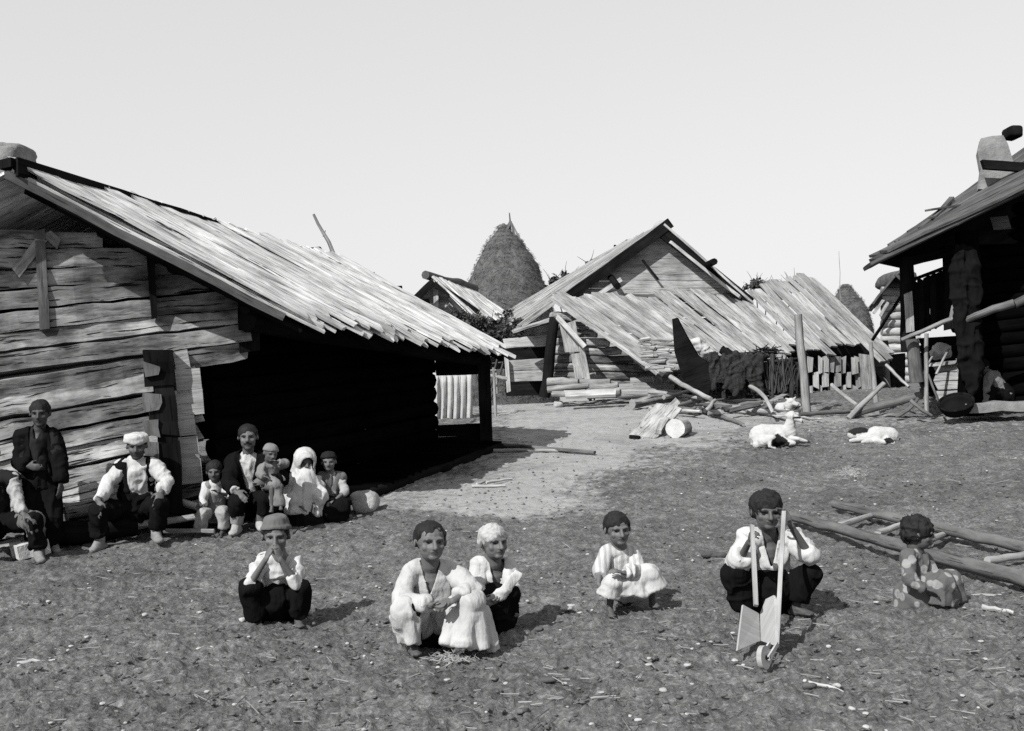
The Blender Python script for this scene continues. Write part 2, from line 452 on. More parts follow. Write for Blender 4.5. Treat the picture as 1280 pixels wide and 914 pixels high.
def board_roof(mb, r0, r1, e0, e1, wid, t, lay=2, ragged=0.12, seg=4, mat=0, wob=0.012, step=0.012, split=0.0):
    """boards laid from the ridge r0-r1 down to the eave e0-e1, bilinear, two uneven layers"""
    L = max((r1 - r0).length, (e1 - e0).length); n = max(3, int(L / wid))
    up = (r1 - r0).cross(e0 - r0); up.normalize()
    if up.z < 0: up = -up
    for k in range(lay):
        off = up * (t * 1.05 * k)
        for i in range(n):
            f = (i + (0.5 if k % 2 == 0 else 0.0) + random.uniform(-.08, .08)) / n
            if f < 0 or f > 1.0: continue
            g = f + random.uniform(-.15, .15) / n
            a = lerp(r0, r1, f); b = lerp(e0, e1, g)
            d = (b - a)
            w_ = wid * random.uniform(0.85, 1.12) * (1.0 if k == 0 else 0.9)
            a = a - d.normalized() * random.uniform(0, ragged * .6); b = b + d.normalized() * random.uniform(-ragged, ragged)
            o = off + up * random.uniform(0, step)
            if split and random.random() < split:
                m = random.uniform(.35, .65)
                mb.plank(a + o, lerp(a, b, m) + o, w_, t, up, 2, wob, 0.08, mat)
                mb.plank(lerp(a, b, m - .06) + o + up * t, b + o + up * t, w_, t, up, 2, wob, 0.08, mat)
            else:
                mb.plank(a + o, b + o, w_, t, up, seg, wob, 0.08, mat)

# ================================================================== BIG LOG HOUSE (left)
def log_house():
    W1 = at(312, 640, 10.75); W0 = at(18, 640, 10.0)
    root = empty('log_house', (-4.3, 12.5, gz(-4.3, 12.5)), 'big low log house with a pale plank roof and black open porch on the left', 'house')
    dirw = (W1 - W0); dirw.z = 0; dirw.normalize()
    nrm = Vector((dirw.y, -dirw.x, 0))              # outwards, to the camera
    def wall(px, py, out=0.0):                      # the point of the gable wall behind a pixel
        v = CF + CR * ((px - CX) / FPX) - CU * ((py - CY) / FPX)
        t = (W0 - CP + nrm * out).dot(nrm) / v.dot(nrm)
        return CP + v * t
    mb = MB()
    # courses: y at the frame's left edge, y at the right end, right end x, half height
    rows = []
    yl = 292
    specs = [(292, 292, 128), (318, 316, 185), (343, 328, 232), (370, 344, 262), (397, 366, 296), (423, 388, 308), (449, 410, 312), (478, 428, 309),
             (505, 462, 246), (532, 486, 250), (557, 510, 252), (582, 533, 250), (607, 557, 248), (632, 580, 249), (657, 602, 250), (682, 628, 250), (705, 652, 250)]
    for i, (a, b, xr) in enumerate(specs):
        pa = wall(10, a + 6); pb = wall(xr, b + 8); pa = pa + (pa - pb).normalized() * 2.2
        pb = pb + nrm * random.uniform(-.02, .03); tl = Vector((0, 0, random.uniform(-.30, .38)))
        mb.plank(pa, pb, .186 * random.uniform(.82, 1.08), .15, nrm + tl, 26, .008, .11, 0, .03, w1=.156 * random.uniform(.9, 1.1), end_mat=1)
    # short cut ends of the cross wall by the porch corner
    for (y, xa, xb, h) in [(452, 217, 232, 20), (478, 219, 247, 26), (505, 215, 250, 28), (533, 222, 240, 22), (561, 222, 244, 24), (590, 222, 248, 26)]:
        pa = wall(xa, y, 0.16); pb = wall(xb + 3, y - 3, 0.16)
        mb.plank(pa, pb, 0.235 * h / 27, 0.2, nrm, 1, 0, 0.05, 1, 0.0)
    mb.build('gable_wall', [M['log'], M['endgrain']], root)
    mb = MB()                                        # dark chinking behind the logs
    a = wall(10, 300, -0.09); q = [wall(10, 300, -.09), wall(120, 296, -.09), wall(308, 400, -.09), wall(308, 430, -.09), wall(246, 450, -.09), wall(246, 690, -.09), wall(-260, 740, -.09), wall(-260, 420, -.09)]
    mb.prism(q, -nrm * 0.05); mb.build('chinking', M['timber_dark'], root)
    # vertical wall posts
    mb = MB(); mb.plank(wall(50, 288, .07), wall(56, 412, .07), 0.085, 0.08, nrm, 4, .01); mb.build('wall_post', M['timber'], root)
    mb = MB(); mb.plank(wall(188, 318, .13), wall(193, 398, .13), 0.075, 0.07, nrm, 4, .01, w1=.05); mb.build('wall_post', M['timber_dark'], root)
    mb = MB(); mb.plank(wall(52, 300, .08), wall(20, 342, .08), 0.09, 0.06, nrm, 4, .01); mb.build('brace', M['log'], root)
    mb = MB(); mb.plank(wall(58, 292, .07), wall(74, 306, .07), 0.09, 0.06, nrm, 2, .01); mb.build('brace', M['log'], root)
    # the thick hewn door post at the corner
    mb = MB()
    pa = wall(197, 438, .26); pb = wall(207, 640, .26)
    mb.plank(pa, lerp(pa, pb, .22), .25, .22, nrm, 3, .01, .05, 0, .02)
    mb.plank(lerp(pa, pb, .2) + dirw * .03, lerp(pa, pb, .3) + dirw * .05, .17, .2, nrm, 2, .005)
    mb.plank(lerp(pa, pb, .28) + dirw * .02, lerp(pa, pb, .52) + dirw * .02, .235, .23, nrm, 3, .01)
    mb.plank(lerp(pa, pb, .5) + dirw * .05, lerp(pa, pb, .6) + dirw * .05, .17, .2, nrm, 2, .005)
    mb.plank(lerp(pa, pb, .58) + dirw * .04, pb + dirw * .04, .225, .23, nrm, 4, .01)
    mb.build('door_post', M['timber_dark'], root)
    for (y, h, wd) in ((455, 15, 14), (492, 22, 15), (525, 20, 12), (552, 30, 14)):
        mb = MB(); mb.plank(wall(188 + random.uniform(-1, 3), y, .385), wall(190, y + h, .385), .010 * wd, .03, nrm, 2, .006, .2); mb.build('lit_chip', M['timber'], root)  # paler pieces stand for the lit parts of the carved post
    # porch: back wall, far end, floor, plate, posts
    B0 = wall(250, 640); B1 = at(545, 560, 15.6); B1.z = gz(B1.x, B1.y)
    bz0 = gz(B0.x, B0.y)
    mb = MB(); nb = (B1 - B0); nb.z = 0; nb.normalize()
    for i in range(10):
        z = .12 + .2 * i
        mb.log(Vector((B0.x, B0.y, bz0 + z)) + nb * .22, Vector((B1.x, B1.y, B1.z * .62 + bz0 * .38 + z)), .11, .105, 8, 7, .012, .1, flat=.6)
    mb.build('back_wall', M['log_shade'], root)
    E0 = at(375, 402, 10.35); E1 = at(640, 444, 15.6); R0 = at(13, 213, 9.55); R1 = at(432, 330, 15.4)
    P1 = at(608, 556, 15.3); P1.z = gz(P1.x, P1.y) - .05
    pt = at(605, 452, 15.3)
    mb = MB(); mb.plank(P1, pt + Vector((0, 0, .1)), .17, .16, (0, -1, 0), 4, .008); mb.build('porch_post', M['timber_dark'], root)
    pp = at(312, 402, 10.75)
    mb = MB(); mb.log(pp - Vector((0, .15, 0)), pt + Vector((0, .2, .02)), .11, .10, 9, 8, .015, .06, 0, 1); mb.build('eave_plate', [M['timber_dark'], M['timber_dark']], root)
    mb = MB(); mb.plank(wall(309, 372, .0), wall(311, 440, .0), .2, .2, nrm, 2, .01); mb.build('plate_bracket', M['timber_dark'], root)
    q0 = at(250, 655, 11.0); s0 = Vector((-1.95, 10.65, gz(-1.95, 10.65)))
    # porch floor just above the slope, blackened and pushed outward to stand for shadow
    mb = MB(); fe0 = Vector((-1.95, 10.85, 0)); fe1 = Vector((P1.x + .2, P1.y - .2, 0))
    for i in range(26):
        f = (i + .5) / 26
        a = lerp(B0, B1, f); b = lerp(fe0, fe1, f)
        a = Vector((a.x, a.y, gz(a.x, a.y) + .10)); b = Vector((b.x, b.y, gz(b.x, b.y) + .09))
        mb.plank(a, b, .19, .05, (0, 0, 1), 1, .0)
    mb.build('porch_floor', M['log_shade'], root)
    mb = MB(); mb.log(Vector((fe0.x, fe0.y, gz(fe0.x, fe0.y) + .03)), Vector((fe1.x, fe1.y, gz(fe1.x, fe1.y) + .02)), .07, .06, 9, 8, .015); mb.build('porch_sill', M['timber_dark'], root)  # dark sill set outward to fill the strip where the house shadow falls
    # low boarding along the open front near the far end, and the far end panel under its opening
    mb = MB(); c1 = at(546, 531, 15.62); c2 = at(610, 528, 15.4)
    for k in range(4):
        mb.plank(c1 - Vector((0, 0, .09 + .17 * k)), c2 - Vector((0, 0, .09 + .17 * k)), .165, .03, (0, -1, 0), 2, .004)
    mb.build('end_panel', M['timber_dark'], root)
    mb = MB()
    c3 = at(546, 463, 15.62); c4 = at(612, 460, 15.4)
    mb.plank(c3, c4, .16, .1, (0, -1, 0), 2, .004); mb.plank(at(546, 452, 15.62), at(612, 449, 15.4), .16, .1, (0, -1, 0), 2, .004)
    mb.build('end_beam', M['timber_dark'], root)
    # the roof: the visible slope, the other slope behind the ridge
    mb = MB(); board_roof(mb, R0, R1, E0, E1, .21, .026, 3, .19, 6, step=.03, wob=.015); 
    roof = mb.build('roof', M['roof_pale'], root)
    mb = MB()
    hx = (R0 - E0); L0 = R0 + Vector((hx.x, hx.y, -hx.z)); hx = (R1 - E1); L1 = R1 + Vector((hx.x, hx.y, -hx.z))
    board_roof(mb, lerp(R0, R1, .025), R1, lerp(L0, L1, .025), L1, .26, .025, 2, .08, 3); mb.build('roof', M['roof_pale'], root)
    mb = MB(); up = Vector((0, 0, 1))
    mb.plank(at(6, 204, 9.5), at(410, 327, 14.9), .16, .08, up, 14, .014); mb.plank(at(20, 208, 9.5) , at(404, 327, 14.9), .07, .16, up, 12, .012)
    mb.build('ridge_cap', M['timber_dark'], root)
    # verge board and rafters beneath
    mb = MB(); mb.plank(at(10, 219, 9.5), at(352, 396, 10.3), .03, .075, (0, 0, 1), 8, .006); mb.build('verge_board', M['roof_dark'], root)
    for f in (0.03, .12, .25, .38, .5, .62, .75, .87, .97):
        mb = MB(); r = lerp(R0, R1, f) - Vector((0, 0, .12)); e = lerp(E0, E1, f) - Vector((0, 0, .10))
        mb.log(r, lerp(r, e, .97), .06, .05, 8, 4, .01); mb.build('rafter', M['timber_dark'], root)
    for f in (.2, .45, .72):
        mb = MB(); mb.log(lerp(lerp(R0, E0, f), lerp(R1, E1, f), .06) - Vector((0, 0, .2)), lerp(R1, E1, f) - Vector((0, 0, .2)), .06, .05, 8, 4, .01, cap=1); mb.build('purlin', [M['timber_dark'], M['timber_dark']], root)
    # the other walls
    mb = MB(); G0 = W0 - dirw * 2.1; lg = Vector((.3, 1, 0)).normalized()
    for i in range(10):
        z = .12 + .2 * i; a = Vector((G0.x, G0.y, gz(G0.x, G0.y) + z)); b = a + lg * 6.2 + Vector((0, 0, .35))
        mb.log(a, b, .11, .105, 8, 5, .012, .1, flat=.6)
    mb.build('side_wall', M['log'], root)
    mb = MB(); Hh = G0 + lg * 6.2
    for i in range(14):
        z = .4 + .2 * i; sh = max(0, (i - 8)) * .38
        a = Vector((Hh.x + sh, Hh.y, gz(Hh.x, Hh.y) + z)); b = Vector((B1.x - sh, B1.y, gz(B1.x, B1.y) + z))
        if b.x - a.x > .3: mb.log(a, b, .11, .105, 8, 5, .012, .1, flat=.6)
    mb.build('rear_wall', M['log_shade'], root)
    # stone chimney at the ridge
    mb = MB(); c = at(16, 204, 10.3)
    for k, (dx, dz, rx, rz) in enumerate([(0, -.10, .19, .12), (-.10, .02, .10, .09), (.08, .02, .11, .10), (-.06, .11, .13, .06), (.09, .10, .09, .05)]):
        mb.rock(c + Vector((dx - .03, .0, dz)), (rx, .22, rz), k, 0, 3, .45)
    mb.build('chimney', M['stone_grey'], root)
    # hanging cloth strips seen through the end opening
    return root
log_house()

def hanging_cloth():
    mb = MB(); n = 40; V = []; F = []
    a = at(540, 470, 19.2); b = at(590, 468, 19.2); h = at(540, 534, 19.2)
    for i in range(n + 1):
        f = i / n
        for k in range(7):
            g = k / 6
            p = lerp(a, b, f + .01 * math.sin(g * 4)) + (h - a) * (g * (1 + .04 * math.sin(f * 40)))
            V.append(p + Vector((0, (.03 + .03 * g) * math.sin(f * 38 + g) + .02 * math.sin(f * 90), 0)))
    for i in range(n):
        for k in range(6): F.append([i * 7 + k, i * 7 + k + 1, i * 7 + 8 + k, i * 7 + 7 + k])
    mb.add(V, F, None, 0, True)
    o = mb.build('hanging_cloth', M['cream'])
    s = o.modifiers.new('thickness', 'SOLIDIFY'); s.thickness = .006
    tag(o, 'pale pleated cloth hung up beyond the opening at the porch end', 'cloth')
    mb = MB(); mb.log(at(500, 466, 19.22), at(620, 463, 19.22), .018, .016, 7, 4, .01)
    o2 = mb.build('clothes_pole', M['pole']); tag(o2, 'thin pole carrying the pleated cloth behind the porch', 'pole')
    for px in (504, 617):
        mb = MB(); g = on_ground(px, 540); t = at(px, 463, 19.22); mb.log(Vector((t.x, t.y, gz(t.x, t.y) - .05)), t + Vector((0, 0, .05)), .03, .025, 7, 4, .01)
        o3 = mb.build('clothes_post', M['pole']); tag(o3, 'upright holding the cloth pole behind the porch, one at either end', 'post', 'uprights of the cloth pole')
hanging_cloth()

mb = MB(); mb.log(at(428, 340, 15.8), at(392, 268, 15.8), .035, .018, 7, 6, .02, bend=.03)
mb.log(at(404, 296, 15.8), at(407, 288, 15.8), .012, .006, 5, 1, 0)
tag(mb.build('roof_pole', M['pole']), 'thin bare pole slanting up behind the pale plank roof', 'pole')

# ================================================================== SMALL GABLED HUT with the bush in front
def small_hut():
    D = 25.0; D2 = 27.5
    r0 = at(541, 349, D); r1 = at(594, 366, D2); e0 = at(592, 398, D - .6); e1 = at(640, 396, D2 - .5)
    e0 = at(597, 402, D - .3)
    l0 = at(511, 379, D + .2); l1 = at(560, 386, D2 + .4)
    b = Vector((r0.x, r0.y + 1, gz(r0.x, r0.y)))
    root = empty('gabled_hut', b, 'small gabled hut with a heavy ridge, between the log house roof and the big haystack', 'hut')
    mb = MB(); board_roof(mb, r0, r1, e0, e1, .22, .04, 2, .12, 3); board_roof(mb, r0, r1, l0, l1, .24, .04, 2, .06, 3)
    mb.build('roof', M['roof_pale'], root)
    mb = MB(); mb.log(at(533, 345, D - .1), at(594, 360, D2), .10, .11, 8, 8, .03); mb.build('ridge_log', M['bark'], root)
    mb = MB(); mb.plank(at(542, 352, D - .1), at(511, 381, D - .1), .06, .16, (0, 0, 1), 3, .01); mb.build('verge_board', M['timber_dark'], root)
    mb = MB(); mb.plank(at(544, 354, D - .1), at(597, 391, D - .1), .06, .14, (0, 0, 1), 3, .01); mb.build('verge_board', M['timber_dark'], root)
    mb = MB()
    for k in range(14):
        y = 361 + 7 * k
        xa, xb = 545 - (y - 352) * .95, 545 + (y - 352) * 1.35
        xa, xb = max(xa, 520), min(xb, 590)
        mb.plank(at(xa, y, D + .45), at(xb, y - 1, D + .45), .125, .05, (0, -1, 0), 3, .006)
    mb.build('gable_wall', M['board'], root)
    mb = MB(); mb.plank(at(545, 362, D + .3), at(546, 440, D + .3), .11, .1, (0, -1, 0), 3, .006); mb.build('post', M['board_pale'], root)
    mb = MB(); mb.plank(at(562, 372, D + .3), at(583, 396, D + .3), .09, .06, (0, -1, 0), 3, .006); mb.build('brace', M['board_pale'], root)
    mb = MB()
    for k in range(8):
        y = 398 + 9 * k
        mb.plank(at(590, y, D + .5), at(632, y - 4, D2 + .2), .15, .05, (1, -.5, 0), 3, .006)
    mb.build('side_wall', M['timber'], root)
small_hut()

# ================================================================== HAYSTACKS
def haystack(px, ytop, D, rad, prof, label, pole_top=None):
    c = at(px, 480, D); c.z = gz(c.x, c.y); top = at(px, ytop, D).z; H = top - c.z
    root = empty('haystack', c, label, 'haystack', 'haystacks behind the farm')
    N, K = 72, 44; V = []; F = []
    for k in range(K + 1):
        f = k / K
        r = np.interp(f, [q[0] for q in prof], [q[1] for q in prof]) * rad
        for i in range(N):
            t = 2 * math.pi * i / N
            V.append((math.cos(t) * r, math.sin(t) * r, f * H))
    V = np.array(V); nn = fbm(V * np.array([1.6, 1.6, 2.2]), 4, 4) ; n2 = vnoise(V * np.array([9, 9, 16]), 8)
    dirs = V.copy(); dirs[:, 2] = 0; L = np.linalg.norm(dirs, axis=1, keepdims=True) + 1e-6
    V = V + dirs / L * (nn[:, None] * .12 + n2[:, None] * .035) * np.clip(L * 2, 0, 1)
    for k in range(K):
        for i in range(N): F.append([k * N + i, k * N + (i + 1) % N, (k + 1) * N + (i + 1) % N, (k + 1) * N + i])
    F.append([K * N + i for i in range(N)])
    mb = MB(); mb.add((V + np.array(c)).tolist(), F, None, 0, True)
    for _ in range(9000):                               # loose stalks
        k = int(random.random() ** .8 * K); i = random.randrange(N); p = Vector(V[k * N + i]) + c
        o = Vector((math.cos(2 * math.pi * i / N), math.sin(2 * math.pi * i / N), 0))
        if o.y > .45: continue
        t = Vector((-o.y, o.x, 0))
        d = (t * random.uniform(-1, 1) + Vector((0, 0, -1)) * random.uniform(.0, 1) + o * random.uniform(.0, .12)).normalized() * random.uniform(.06, .18)
        p = p + t * random.uniform(-.1, .1) + Vector((0, 0, random.uniform(-.1, .1))) + o * .01
        s = d.cross(o).normalized() * .008
        mb.add([p - s, p + s, p + d + s * .4 + o * .03, p + d - s * .4 + o * .03], [[0, 1, 2, 3]], None, 1)
    mb.build('hay', [M['hay'], M['hay_strand']], root)
    if pole_top:
        mb = MB(); mb.log(at(px, ytop + 14, D), at(px - 1, pole_top, D), .045, .02, 6, 3, .01); mb.build('pole', M['timber'], root)
        mb = MB()
        for q in (-14, -9, 8, 13): mb.plank(at(px, ytop - 3, D - .1), at(px + q, ytop + 22, D - .3), .05, .02, (0, -1, 0), 3, .01)
        mb.build('top_tie', M['timber'], root)
haystack(638, 279, 34, 1.50, [(0, .95), (.2, 1.0), (.4, 1.0), (.58, .95), (.66, .85), (.80, .63), (.90, .39), (.96, .16), (1, .03)],
         'tall conical haystack with a pole tip, behind the small gabled hut', 266)
haystack(1062, 355, 46, 1.25, [(0, .95), (.4, 1.0), (.7, .82), (.88, .5), (1, .1)],
         'small rounded far haystack behind the right end of the slanting planks')
mb = MB(); mb.log(at(1050, 380, 40), at(1049, 314, 40), .014, .008, 6, 5, .02)
tag(mb.build('far_pole', M['pole']), 'hair-thin pole standing far behind the slanting planks', 'pole')

# ================================================================== BIG GABLED HOUSE in the middle
def gabled_house():
    D = 23.0; D2 = 28.0
    r0 = at(829, 285, D - .2); r1 = at(770, 312, D2)
    l0 = at(650, 412, D - .2); l1 = at(622, 399, D2 + .8)
    r1 = at(772, 310, D2)
    q0 = at(940, 384, D - .2); q1 = at(900, 392, D2)
    c = at(830, 480, D); c.z = gz(c.x, c.y)
    root = empty('gabled_house', c, 'house with a boarded gable and crossed rafters, behind the slanting planks', 'house')
    mb = MB(); board_roof(mb, r0, r1, l0, l1, .27, .045, 2, .10, 5, step=.02); board_roof(mb, r0, r1, q0, q1, .3, .045, 2, .08, 3)
    mb.build('roof', M['roof_grey'], root)
    up = Vector((0, 0, 1))
    mb = MB(); mb.plank(at(838, 279, D - .27), at(700, 379, D - .27), .08, .21, (0, 0, 1), 5, .01); mb.build('bargeboard', M['timber_dark'], root)
    mb = MB(); mb.plank(at(823, 287, D - .25), at(938, 378, D - .25), .08, .2, (0, 0, 1), 5, .01); mb.build('bargeboard', M['timber_dark'], root)
    mb = MB(); mb.plank(at(775, 350, D - .32), at(716, 390, D - .32), .07, .09, (0, 0, 1), 4, .01); mb.build('lit_verge_strip', M['board_pale'], root)  # pale strips on both verges paint in their sunlit lower edge
    mb = MB(); mb.plank(at(838, 303, D - .32), at(925, 372, D - .32), .06, .06, (0, 0, 1), 4, .01); mb.build('lit_verge_strip', M['board_pale'], root)
    mb = MB()
    ys = [292, 299, 307, 315, 323, 331, 339, 347, 356, 365, 374, 383, 392, 402, 412, 422, 432, 442, 452, 462, 472, 482]
    for y in ys:
        xa = max(824 - (y - 288) * 1.45, 712); xb = min(826 + (y - 288) * 1.3, 925)
        mb.plank(at(xa, y, D), at(xb, y - .5, D), .142, .05, (0, -1, 0), 4, .006, .03)
    mb.build('gable_wall', M['board'], root)
    mb = MB(); mb.plank(at(712, 372, D - .12), at(930, 370, D - .12), .10, .07, (0, -1, 0), 3, .006); mb.build('tie_beam', M['timber'], root)
    mb = MB(); mb.plank(at(803, 325, D - .15), at(823, 350, D - .15), .045, .04, (0, -1, 0), 2, .004); mb.build('brace', M['timber_dark'], root)
    for (xa, ya, xb, yb) in ((762, 345, 772, 358), (879, 334, 893, 327)):
        mb = MB(); p = at((xa + xb) / 2, (ya + yb) / 2, D); mb.log(at(xa, ya, D + .2), at(xb, yb, D - 1.1), .075, .07, 8, 2, .0); mb.build('purlin_end', M['timber_dark'], root)
    mb = MB(); p = at(826, 287, D + 1.2)
    mb.rock(p, (.17, .2, .22), 3); mb.rock(p + Vector((.02, 0, -.3)), (.25, .25, .22), 5); mb.build('chimney', M['stone'], root)
    # far verge of the roof, and side walls
    mb = MB(); mb.plank(at(768, 311, D2 - .2), at(779, 317, D2 - .9), .05, .2, (0, 0, 1), 2, .0); mb.build('verge_board', M['timber_dark'], root)
    mb = MB()
    for k in range(11):
        a = at(712, 395 + 9 * k, D + .1); b = Vector((a.x - 1.3, a.y + 5.0, a.z))
        mb.plank(a, b, .18, .06, (-1, -.2, 0), 3, .006)
    mb.build('side_wall', M['board'], root)
    mb = MB()
    for k in range(11):
        a = at(925, 395 + 9 * k, D + .1); b = Vector((a.x - 1.3, a.y + 5.0, a.z))
        mb.plank(a, b, .18, .06, (1, -.2, 0), 3, .006)
    mb.build('side_wall', M['board'], root)
gabled_house()

# ================================================================== LONG SLANTING PLANK SHED
def plank_shed():
    c = at(900, 470, 21.8); c.z = gz(c.x, c.y)
    root = empty('plank_shed', c, 'long low shed roofed with long grey planks slanting down to the right', 'shed')
    def run(mb, top, bot, wid, lay=2, rag=.16):
        """top and bot: lists of (px, py, depth) along the upper and lower edges"""
        T = [at(*q) for q in top]; B = [at(*q) for q in bot]
        def walk(L, f):
            seg = [(L[i + 1] - L[i]).length for i in range(len(L) - 1)]; tot = sum(seg); s = f * tot
            for i, g in enumerate(seg):
                if s <= g or i == len(seg) - 1: return lerp(L[i], L[i + 1], s / g)
                s -= g
        n = int(sum((T[i + 1] - T[i]).length for i in range(len(T) - 1)) / wid)
        for k in range(lay):
            for i in range(n):
                f = (i + .5 * (k + 1) * .9 + random.uniform(-.15, .15)) / (n + .6)
                a = walk(T, f); b = walk(B, f + random.uniform(-.01, .01)); d = (b - a).normalized()
                side = Vector((.8, .5, 0)); up = side.cross(d).normalized()
                if up.z < 0: up = -up
                o = up * (.045 * k + random.uniform(0, .02))
                mb.plank(a - d * random.uniform(-.02, rag) + o, b + d * random.uniform(-rag, rag) + o, wid * random.uniform(.72, 1.04), .035, up, 4, .02, .12)
    mb = MB()
    run(mb, [(688, 372, 21.0), (722, 378, 21.6)], [(822, 468, 19.6), (838, 462, 20.0)], .2, 2, .2)
    run(mb, [(705, 372, 21.4), (790, 374, 22.2)], [(808, 462, 19.9), (905, 452, 20.6)][::1], .25, 1, .2)
    run(mb, [(705, 372, 21.5), (830, 373, 22.3), (935, 366, 23.2)], [(838, 458, 20.0), (950, 448, 20.7), (1012, 440, 21.2)], .24, 1, .32)
    run(mb, [(935, 368, 23.0), (960, 358, 23.4), (1022, 345, 24.4)], [(1008, 442, 21.2), (1050, 440, 21.6), (1122, 440, 22.4)], .22, 1, .34)
    mb.build('plank_roof', M['roof_grey'], root)
    # near end: log wall under the first planks, with an upright board and slanting props
    mb = MB()
    for k in range(9):
        y = 396 + 10.5 * k
        xb = 700 + (y - 385) * 1.45
        mb.log(at(690, y, 21.3), at(min(xb, 835), y + 1, 20.9), .085, .08, 8, 4, .02, .15, 0, 1, flat=.7)
    mb.build('end_wall', [M['log'], M['endgrain']], root)
    mb = MB(); mb.plank(at(709, 404, 20.75), at(716, 440, 20.75), .3, .05, (0, -1, 0), 2); mb.plank(at(720, 442, 20.7), at(726, 474, 20.7), .2, .05, (0, -1, 0), 2); mb.build('end_board', M['board'], root)
    mb = MB(); mb.plank(at(727, 434, 20.6), at(735, 478, 20.6), .1, .06, (0, -1, 0), 3); mb.build('end_prop', M['board'], root)
    mb = MB(); mb.plank(at(696, 396, 20.7), at(731, 434, 20.4), .09, .05, (0, -1, .4), 3); mb.build('rafter', M['board_pale'], root)
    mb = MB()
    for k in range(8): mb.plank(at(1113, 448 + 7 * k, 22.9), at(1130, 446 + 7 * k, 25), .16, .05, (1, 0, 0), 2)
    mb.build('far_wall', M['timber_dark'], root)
    # dark back inside
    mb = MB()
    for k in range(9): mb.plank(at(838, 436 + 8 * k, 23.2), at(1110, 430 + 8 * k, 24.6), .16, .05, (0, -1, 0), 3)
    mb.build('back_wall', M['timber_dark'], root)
    for (px, D) in ((842, 20.8), (935, 21.3), (1004, 21.9), (1108, 22.9)):
        mb = MB(); t = at(px, 452, D); mb.log(Vector((t.x, t.y, gz(t.x, t.y) - .1)), t + Vector((0, 0, .15)), .07, .06, 8, 3, .01); mb.build('post', M['timber'], root)
    # lattice front of short pale boards, two staggered rows
    mb = MB(); x = 1009
    k = 0
    while x < 1074:
        w_ = random.uniform(5, 9)
        for r, (ya, yb) in enumerate(((446, 466), (466, 484), (482, 498))):
            if (k + r) % 2 == 0 or random.random() < .12:
                D = 21.3 + (x - 1009) * .009
                mb.plank(at(x + w_ / 2, ya + random.uniform(-1, 1), D), at(x + w_ / 2 + random.uniform(-1, 1), yb + random.uniform(-1, 2), D), w_ * .0148, .03, (0, -1, 0), 1, .0, .1)
        x += w_ * .92; k += 1
    mb.plank(at(1080, 443, 21.8), at(1084, 492, 21.8), .2, .04, (0, -1, 0), 2); mb.plank(at(1071, 446, 21.9), at(1074, 500, 21.9), .1, .04, (0, -1, 0), 2)
    mb.build('lattice_front', M['board'], root)
plank_shed()

# ================================================================== BOARD CRIB between the huts
def board_crib():
    D = 22.0
    c = at(658, 488, D); c.z = gz(c.x, c.y)
    root = empty('board_crib', c, 'open crib of wide boards with a shelf, left of the shed end', 'crib')
    mb = MB(); mb.plank(at(630, 430, D), at(686, 426, D), .2, .35, (0, -1, 0), 4, .02, .15); mb.build('shelf', M['board_pale'], root)
    for y in (456, 470): 
        mb = MB(); mb.plank(at(636, y + 1, D), at(682, y - 1, D), .21, .04, (0, -1, 0), 3, .01); mb.build('side_board', M['board'], root)
    mb = MB(); mb.plank(at(633, 448, D - .1), at(636, 490, D - .1), .08, .08, (0, -1, 0), 3); mb.build('post', M['board_pale'], root)
    mb = MB(); mb.log(at(694, 398, 20.9), at(681, 497, 20.9), .1, .11, 8, 5, .02); mb.build('corner_post', M['timber_dark'], root)
    mb = MB(); 
    for k in range(9): mb.plank(at(632, 436 + 7 * k, D + .8), at(684, 434 + 7 * k, D + .8), .12, .04, (0, -1, 0), 2)
    mb.build('back', M['timber_dark'], root)
    mb = MB(); board_roof(mb, at(690, 400, D - .8), at(690, 398, D + 1), at(646, 414, D - .8), at(646, 412, D + 1), .25, .04, 1); mb.build('roof', M['roof_grey'], root)
board_crib()

# ================================================================== FAR HUT on the right, pale log wall
def far_hut():
    D = 29.0
    c = at(1112, 480, D); c.z = gz(c.x, c.y)
    root = empty('far_hut', c, 'pale-walled little hut with a domed thatch, seen past the right house post', 'hut')
    mb = MB()
    for k in range(12):
        y = 365 + 10 * k
        mb.log(at(1102, y, D), at(1150, y - 1, D), .115, .11, 8, 3, .02, .1)
    mb.build('log_wall', M['board_pale'], root)
    mb = MB(); board_roof(mb, at(1120, 344, D - .6), at(1128, 342, D + 3), at(1086, 386, D - .6), at(1094, 384, D + 3), .3, .05, 1)
    board_roof(mb, at(1120, 344, D - .6), at(1128, 342, D + 3), at(1160, 382, D - .6), at(1166, 380, D + 3), .3, .05, 1)
    mb.build('roof', M['roof_dark'], root)
    mb = MB(); mb.rock(at(1120, 350, D + .8), (.40, .9, .26), 3); mb.build('thatch', M['hay'], root)
    for k, (xa, ya, xb, yb) in enumerate(((1092, 392, 1104, 375), (1100, 395, 1110, 378))):
        mb = MB(); mb.plank(at(xa, ya, D - .5), at(xb, yb, D - .5), .07, .04, (0, -1, 0), 2); mb.build('brace', M['board'], root)
far_hut()

